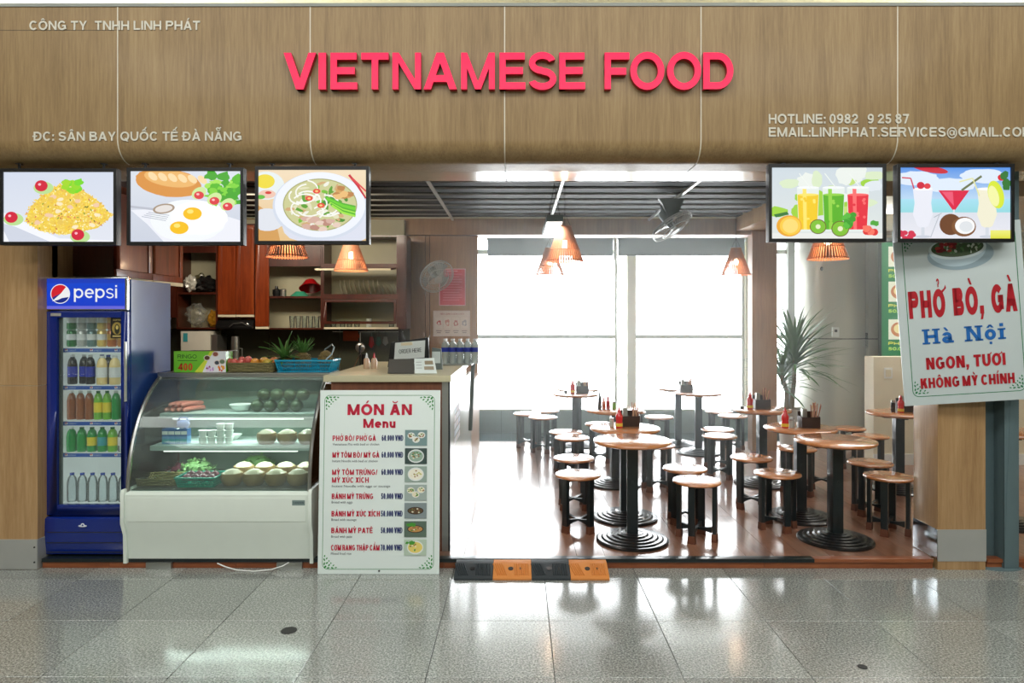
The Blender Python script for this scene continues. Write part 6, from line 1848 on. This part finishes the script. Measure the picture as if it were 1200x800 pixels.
# ================================================================== TABLES AND STOOLS
TH = .735
tbl = thing('round_table', 'x', 'table', (0, 0, 0))
m_ = MB(); m_.lathe([(.0, TH - .03), (.262, TH - .03), (.28, TH - .02), (.283, TH - .012), (.28, TH - .003), (.274, TH), (0, TH)], 48); build('tabletop', m_, M_table, tbl)
m_ = MB(); m_.box(-.04, .04, -.04, .04, .05, TH - .055); m_.box(-.14, .14, -.03, .03, TH - .055, TH - .0305); m_.box(-.03, .03, -.14, .14, TH - .055, TH - .0305); m_.box(-.006, .006, -.044, -.04, .42, .44); build('pole', m_, M_blackm, tbl, bevel=.003)
m_ = MB(); pf = [(.262, 0), (.262, .014)]
rr_ = .262; z_ = .014
for k in range(5):
    pf += [(rr_ - .012, z_ + .006), (rr_ - .036, z_ + .006)]; rr_ -= .036; z_ += .006
    pf += [(rr_ - .004, z_ + .003)]; z_ += .003
pf += [(.05, z_ + .004), (0, z_ + .004)]
m_.lathe(pf, 40); build('base', m_, M_cast, tbl, sharp=.3)
TABLES = [  # px of top centre, depth, label
    (739.5, 4.98, 'nearest round table of the middle row, with bare top'),
    (731, 5.555, 'round table with red sauce bottle, second in the middle row'),
    (719, 6.7, 'round table with wire condiment rack in the middle row'),
    (673, 8.17, 'round table by the window left of the post, sauce and holder on top'),
    (676, 8.77, 'round table close to the window behind the left one'),
    (817, 8.28, 'round table by the right window bay with chopstick holder'),
    (793, 8.84, 'round table behind it, nearest the right window bay'),
    (977, 4.99, 'nearest round table of the right group with bare top'),
    (936, 5.57, 'right group round table with red bottle and dark holder'),
    (891, 6.72, 'round table before the wooden window pier'),
    (1051, 6.48, 'round table partly behind the hanging board'),
    (1176, 5.4, 'round table seen between the right pillar and the post'),
]
tpos = []
for i, (px_, d, lab) in enumerate(TABLES):
    loc = (X(px_, d), d, ZP)
    tpos.append(loc)
    r = tbl if i == 0 else dup(tbl)
    r.location = loc; r.rotation_euler = (0, 0, R(8 * ((i * 7) % 5 - 2) * .4)); r['label'] = lab; r['group'] = 'round dining tables'

st = thing('round_stool', 'x', 'stool', (0, 0, 0))
m_ = MB(); m_.lathe([(0, .408), (.163, .408), (.174, .415), (.176, .422), (.172, .429), (.166, .431), (0, .431)], 36); build('seat', m_, M_table, st)
leg = None
for k in range(4):
    a = PI / 2 * k
    m_ = MB(); m_.box(.118, .146, -.024, .024, .055, .4075); l_ = build('leg', m_, M_blackm, st, bevel=.002); l_.rotation_euler = (0, 0, a)
    m_ = MB(); m_.prismx([(-.03, .0), (.03, .0), (.024, .0545), (-.024, .0545)], .112, .150); f_ = build('foot', m_, M_foot, l_, bevel=.002)
m_ = MB()
for a in (0, PI / 2):
    q = Matrix.Rotation(a, 4, 'Z')
    poly = [(-.1175, .062), (-.1175, .11)] + [(x_ / 100, .085 - .0 + .018 * (abs(x_) / 11.7) ** 2) for x_ in range(-11, 12, 2)] + [(.1175, .11), (.1175, .062)] + [(x_ / 100, .078 - .02 * (abs(x_) / 11.7) ** 2) for x_ in range(11, -12, -2)]
    up = [(x_ / 100, .088 + .016 * (abs(x_) / 11) ** 2) for x_ in range(-11, 12, 2)]; dn = [(x_ / 100, .074 - .016 * (abs(x_) / 11) ** 2) for x_ in range(-11, 12, 2)]
    for i in range(len(up) - 1): m_.prism([dn[i], dn[i + 1], up[i + 1], up[i]], -.012, .012, M=q)
build('cross_brace', m_, M_blackm, st)
m_ = MB()
for a in (0, PI / 2): m_.box(-.117, .117, -.02, .02, .385, .4075, M=Matrix.Rotation(a, 4, 'Z'))
build('seat_rail', m_, M_blackm, st)
STOOLS = [
    (676, 5.23, 'nearest stool on the left side of the middle tables', 40), (671, 5.85, 'second stool from the front, left of the middle tables', 46), (669, 6.88, 'third stool from the front, left of the middle tables', 40),
    (661.5, 7.23, 'fourth stool from the front, left of the middle tables', 45), (635, 8.34, 'near one of the window-side stools at far left', 20), (616.5, 8.66, 'leftmost stool of the room, next to the window', 30), (638, 8.93, 'stool hidden behind the two far-left window stools', 0),
    (815, 5.02, 'nearest stool on the right side of the middle tables', 60), (801, 5.44, 'stool just behind the nearest one right of the middle tables', 40), (771, 8.36, 'window stool left of the right bay table', 30), (739, 8.84, 'far stool in front of the window post', 20),
    (839.5, 7.4, 'rear of the two stools right of the far bay table', 50), (842, 6.98, 'front of the two stools right of the far bay table', 30), (857, 8.46, 'window stool at the right end of the glass', 10), (841, 8.88, 'farthest stool by the right window bay', 40),
    (768, 6.47, 'stool behind the two nearest middle tables, right side', 50), (702, 7.78, 'far stool beyond the condiment rack table', 35), (729, 7.45, 'stool behind the condiment rack table', 15),
    (879, 5.87, 'rear stool on the left side of the right group', 30), (909.5, 5.27, 'front stool on the left side of the right group', 10), (932, 6.3, 'stool under the right group table with red bottle', 40), (961, 6.56, 'stool behind the right group tables', 25),
    (1018, 5.67, 'rear stool on the right side of the right group', 35), (1039.5, 5.17, 'front stool on the right side of the right group', 50), (1018.5, 6.98, 'stool beyond the right group, left of the half wall', 20), (993, 7.49, 'farthest stool of the right group near the round column', 40),
    (1108, 7.0, 'stool beside the table behind the hanging board', 10), (1148, 6.0, 'stool glimpsed between the right pillar and the post', 15),
]
for i, (px_, d, lab, rz) in enumerate(STOOLS):
    loc = (X(px_, d), d, ZP)
    r = st if i == 0 else dup(st)
    r.location = loc; r.rotation_euler = (0, 0, R(rz)); r['label'] = lab; r['group'] = 'round wooden stools'

# condiments -----------------------------------------------------------------
M_dwood = wood('dark_holder_wood', C(34, 22, 18), C(52, 34, 26), C(66, 46, 36), 'X', 30, 6, .4)
M_chop = [mat('chopstick_wood%d' % k, c, .5) for k, c in enumerate((C(196, 140, 116), C(150, 92, 70), C(214, 176, 130)))]
M_chili = pm('chili_sauce_bottle', (206, 30, 34)); M_chlab = pm('chili_label', (226, 190, 60))
zt_ = ZP + TH + .0008


def holder(ti, dx, dy, lab, n=9, s=1.0, rz=0):
    x, y, _ = tpos[ti]
    t = thing('chopstick_holder', lab, 'holder', (x + dx, y + dy, zt_), R(rz), 'chopstick holders')
    w_, d_, h_ = .075, .045, .10
    m_ = MB(); m_.box(-w_, w_, -d_, d_, 0, .008); m_.box(-w_, w_, -d_, -d_ + .006, .008, h_ * .85); m_.box(-w_, w_, d_ - .006, d_, .008, h_ * 1.25); m_.box(-w_, -w_ + .006, -d_ + .006, d_ - .006, .008, h_ * .9); m_.box(w_ - .006, w_, -d_ + .006, d_ - .006, .008, h_ * .9); m_.box(-.01, -.004, -d_ + .006, d_ - .006, .008, h_ * .8); build('box', m_, M_dwood, t)
    for i in range(n):
        m_ = MB(); bx_ = random.uniform(.01, .06); by_ = random.uniform(-.025, .02); lx = random.uniform(-.03, .055); ly = random.uniform(-.01, .02)
        m_.tube([(bx_, by_, .01), (bx_ + lx * .7, by_ + ly, random.uniform(.17, .2))], .0033, 5, r2=.004); build('chopstick', m_, M_chop[i % 3], t)
    m_ = MB(); m_.box(-.06, -.02, -.02, .02, .01, .15); build('spoon_bundle', m_, M_steel, t, bevel=.008)
    return t


def sauce(ti, dx, dy, lab):
    x, y, _ = tpos[ti]
    t = thing('sauce_bottle', lab, 'bottle', (x + dx, y + dy, zt_), 0, 'red sauce bottles')
    m_ = MB(); m_.lathe([(.026, 0), (.029, .008), (.029, .04), (.025, .055), (.029, .075), (.028, .10), (.014, .12), (.012, .13)], 16); build('body', m_, M_chili, t)
    m_ = MB(); m_.lathe([(.014, .128), (.014, .14), (.007, .146), (.004, .165), (0, .166)], 12); build('cap', m_, M_chili, t)
    m_ = MB(); m_.lathe([(.0296, .012), (.0296, .038)], 16, cap=False); build('label', m_, M_chlab, t)
    return t


def shaker(ti, dx, dy, lab, m=None, h=.07):
    x, y, _ = tpos[ti]
    t = thing('condiment_jar', lab, 'jar', (x + dx, y + dy, zt_), 0, 'small condiment jars')
    m_ = MB(); m_.lathe([(.018, 0), (.02, .006), (.02, h * .75), (.016, h * .8)], 12); build('body', m_, m or pm('clear_jar', (190, 196, 190)), t)
    m_ = MB(); m_.cyl(.018, h * .8, h, 12); build('lid', m_, M_steel, t)


def on(ti, px_): return X(px_, tpos[ti][1]) - tpos[ti][0]


sauce(1, on(1, 723.5), -.03, 'red sauce bottle on the second middle table'); holder(1, on(1, 738), .06, 'dark chopstick holder on the second middle table'); shaker(1, on(1, 716), .03, 'small clear jar left of the red bottle on the second middle table')
sauce(8, on(8, 915), -.06, 'red sauce bottle on the right group table'); holder(8, on(8, 945), -.02, 'dark chopstick holder on the right group table', 12); shaker(8, on(8, 923.5), -.04, 'small jar beside the red bottle on the right group table'); shaker(8, on(8, 929), .04, 'second small jar beside the red bottle on the right group table', M_white)
sauce(3, on(3, 669.5), -.02, 'red sauce bottle on the left window table'); holder(3, on(3, 681), .02, 'chopstick holder on the left window table'); shaker(3, on(3, 661.5), 0, 'small low jar on the left window table', M_black, .035)
holder(5, on(5, 803.5), .05, 'chopstick holder on the right bay table')
sauce(9, on(9, 876.5), -.02, 'red sauce bottle on the table before the wooden pier'); holder(9, on(9, 893), .05, 'chopstick holder on the table before the wooden pier'); shaker(9, on(9, 869), .02, 'small black dish on the table before the wooden pier', M_black, .025)
sauce(10, on(10, 1051), -.04, 'red sauce bottle on the table behind the hanging board'); shaker(10, on(10, 1046), .02, 'dark jar on the table behind the hanging board', M_cola, .11); holder(10, on(10, 1062), .03, 'chopstick holder mostly hidden behind the hanging board')
# wire rack on table 3
x, y, _ = tpos[2]
t = thing('condiment_rack', 'chrome wire condiment rack on the third middle table', 'rack', (X(706, y), y - .02, zt_))
m_ = MB(); m_.box(-.065, .065, -.04, .04, 0, .004)
for z_ in (.03, .06): m_.tube([(-.065, -.04, z_), (.065, -.04, z_), (.065, .04, z_), (-.065, .04, z_)], .0025, 5, closed=True)
for a_, b_ in ((-.065, -.04), (.065, -.04), (.065, .04), (-.065, .04)): m_.tube([(a_, b_, 0), (a_, b_, .06)], .0025, 5)
build('frame', m_, M_chrome, t)
for i, (dx, mm_, h_, nm) in enumerate(((-.04, M_cola, .17, 'tall dark bottle in the wire rack'), (0, M_orn, .11, 'orange sauce jar in the wire rack'), (.04, M_rcap, .12, 'red topped jar in the wire rack'))):
    m_ = MB(); m_.lathe([(.017, 0), (.018, .006), (.018, h_ * .6), (.009, h_ * .75), (.009, h_)], 12)
    o = build('sauce_jar', m_, mm_, None, loc=(X(706, y) + dx, y - .02, zt_ + .0045)); tag(o, nm, 'jar')
shaker(2, on(2, 719), .04, 'small pale jar right of the wire rack', M_grnl)

# ================================================================== PLANT
pd = 8.86
t = thing('potted_dracaena', 'tall spiky-leaved dracaena in a pale planter beside the round column', 'plant', (X(925, pd), pd, ZP))
m_ = MB(); zt2 = Z(478, pd) - ZP
m_.lathe([(.13, 0), (.17, zt2), (.15, zt2), (.12, .02), (0, .02)], 24); build('pot', m_, M_pot, t)
m_ = MB(); m_.cyl(.15, zt2 - .05, zt2 - .03, 20); build('soil', m_, mat('soil', C(60, 48, 38), .9), t)
stems = [((-.0, 0), (.03, -.05, Z(418, pd) - ZP)), ((-.05, .02), (-.10, .03, Z(440, pd) - ZP))]
for (b_, e_) in stems:
    m_ = MB(); m_.tube([(b_[0], b_[1], zt2 - .05), ((b_[0] + e_[0]) / 2 + .03, b_[1], (zt2 + e_[2]) / 2), e_], .034, 8, r2=.024); build('trunk', m_, M_trunk, t)


def leaf(m_, base, az, el, L, w_, droop):
    dirh = Vector((math.cos(az), math.sin(az), 0)); wv = Vector((-math.sin(az), math.cos(az), 0)); p = Vector(base); e = el; ring = []
    n = 6
    for i in range(n + 1):
        f_ = i / n; ww = w_ * math.sin(PI * min(.12 + f_ * .88, 1)) ** .7 + .0006
        nrm = dirh * -math.sin(e) + Vector((0, 0, math.cos(e)))
        ring += [p - wv * ww + nrm * ww * .25, p, p + wv * ww + nrm * ww * .25]
        p = p + (dirh * math.cos(e) + Vector((0, 0, math.sin(e)))) * L / n; e -= droop / n
    fs = []
    for i in range(n):
        b = i * 3; fs += [(b, b + 1, b + 4, b + 3), (b + 1, b + 2, b + 5, b + 4)]
    m_.add(ring, fs)
    return ring


def blocked(pts):
    for p in pts:
        x_, y_ = p.x + t.location.x, p.y + t.location.y
        if x_ < PX1 + .03 and y_ < 8.6: return True
        if (x_ - CX) ** 2 + (y_ - CY) ** 2 < (CR + .03) ** 2 or y_ > 10.05: return True
    return False


for (b_, e_), n, Lm in ((stems[0], 104, .78), (stems[1], 40, .6)):
    for i in range(n):
        q_ = i / n; el = R(86 - 88 * (1 - q_) ** .9 + random.uniform(-7, 7)); az = i * 2.399; L_ = Lm * random.uniform(.75, 1.12)
        for tries in range(7):
            m_ = MB(); ring = leaf(m_, Vector(e_) + Vector((0, 0, -.2 + .24 * q_)), az, el, L_, .019, R(random.uniform(20, 50)))
            if not blocked(ring): break
            az += .9; L_ *= .92
        if tries == 6 and blocked(ring): continue
        build('leaf', m_, M_palm, t)
# thermostat on column, small hole
ang = R(-96)
m_ = MB(); m_.box(-.045, .045, -.02, .0, -.065, .065); m_.box(-.018, .018, -.023, -.02, .0, .035, 1)
o = build('thermostat', m_, [M_white, M_black], None, bevel=.0, loc=(X(977, CY - CR), CY - CR - .001, Z(389, CY - CR))); tag(o, 'small white thermostat box on the round column', 'thermostat')
m_ = MB(); m_.ball((0, 0, 0), .022, .012, .03, 10); o = build('column_pinhole', m_, M_black, None, loc=(X(959, CY - .35), CY - .41, Z(315, CY - .38))); tag(o, 'tiny black sensor high on the round column', 'pinhole')  # black bead stands in for a small dark hole in the cladding

# ================================================================== RUBBER KERB RAMP
rt = thing('rubber_kerb_ramp', 'black and orange striped rubber kerb ramp at the platform edge', 'ramp', (X(531, 4.42), 4.37, .0005))
tot = (712 - 531) / 800 * 4.42; sw = tot / 4
for k in range(4):
    mm_ = M_rubber if k % 2 == 0 else M_rubbero
    m_ = MB(); e0 = .012 if k == 0 else 0; e1 = .012 if k == 3 else 0
    m_.prismx([(0, 0), (0, .012), (.015, .02), (.14, .062), (.20, .064), (.20, 0)], k * sw + .001, (k + 1) * sw - .001)
    s_ = build('segment', m_, mm_, rt, bevel=.002)
    if k % 2: s_['label'] = 'orange segment'
    m_ = MB()
    sl_ = math.atan2(.042, .125)
    for i in range(15):
        u = .012 + i * (sw - .04) / 15
        if 5 <= i <= 7: continue
        a_ = Vector((k * sw + u + .02, .025, .0245)); b_ = Vector((k * sw + u - .012 + (.0 if i < 6 else .03), .13, .0595))
        m_.tube([a_, b_], .0052, 4)
    build('rib', m_, mm_, s_, kind='stuff')
    m_ = MB()
    for u in (.46, .72):
        m_.cyl(.017 if u < .5 else .010, -.001, .0022, 14, M=Matrix.Translation((k * sw + sw * u, .085, .0445)) @ Matrix.Rotation(sl_, 4, 'X'))
    build('bolt_hole', m_, M_black, s_)

# ================================================================== added scatter volume imitating lens glare from the windows
hm = bpy.data.materials.new('lens_glare_scatter'); hm.use_nodes = True; nt = hm.node_tree; nt.nodes.clear()
vo = nt.nodes.new('ShaderNodeOutputMaterial'); vs_ = nt.nodes.new('ShaderNodeVolumeScatter')
vs_.inputs['Density'].default_value = .03; vs_.inputs['Anisotropy'].default_value = .55; vs_.inputs['Color'].default_value = (.93, 1, .98, 1)
nt.links.new(vs_.outputs[0], vo.inputs['Volume'])
m_ = MB(); m_.box(-1.2, 6.3, 5.0, 10.14, .07, 2.9); o = build('lens_glare_volume', m_, hm, None); o['kind'] = 'structure'
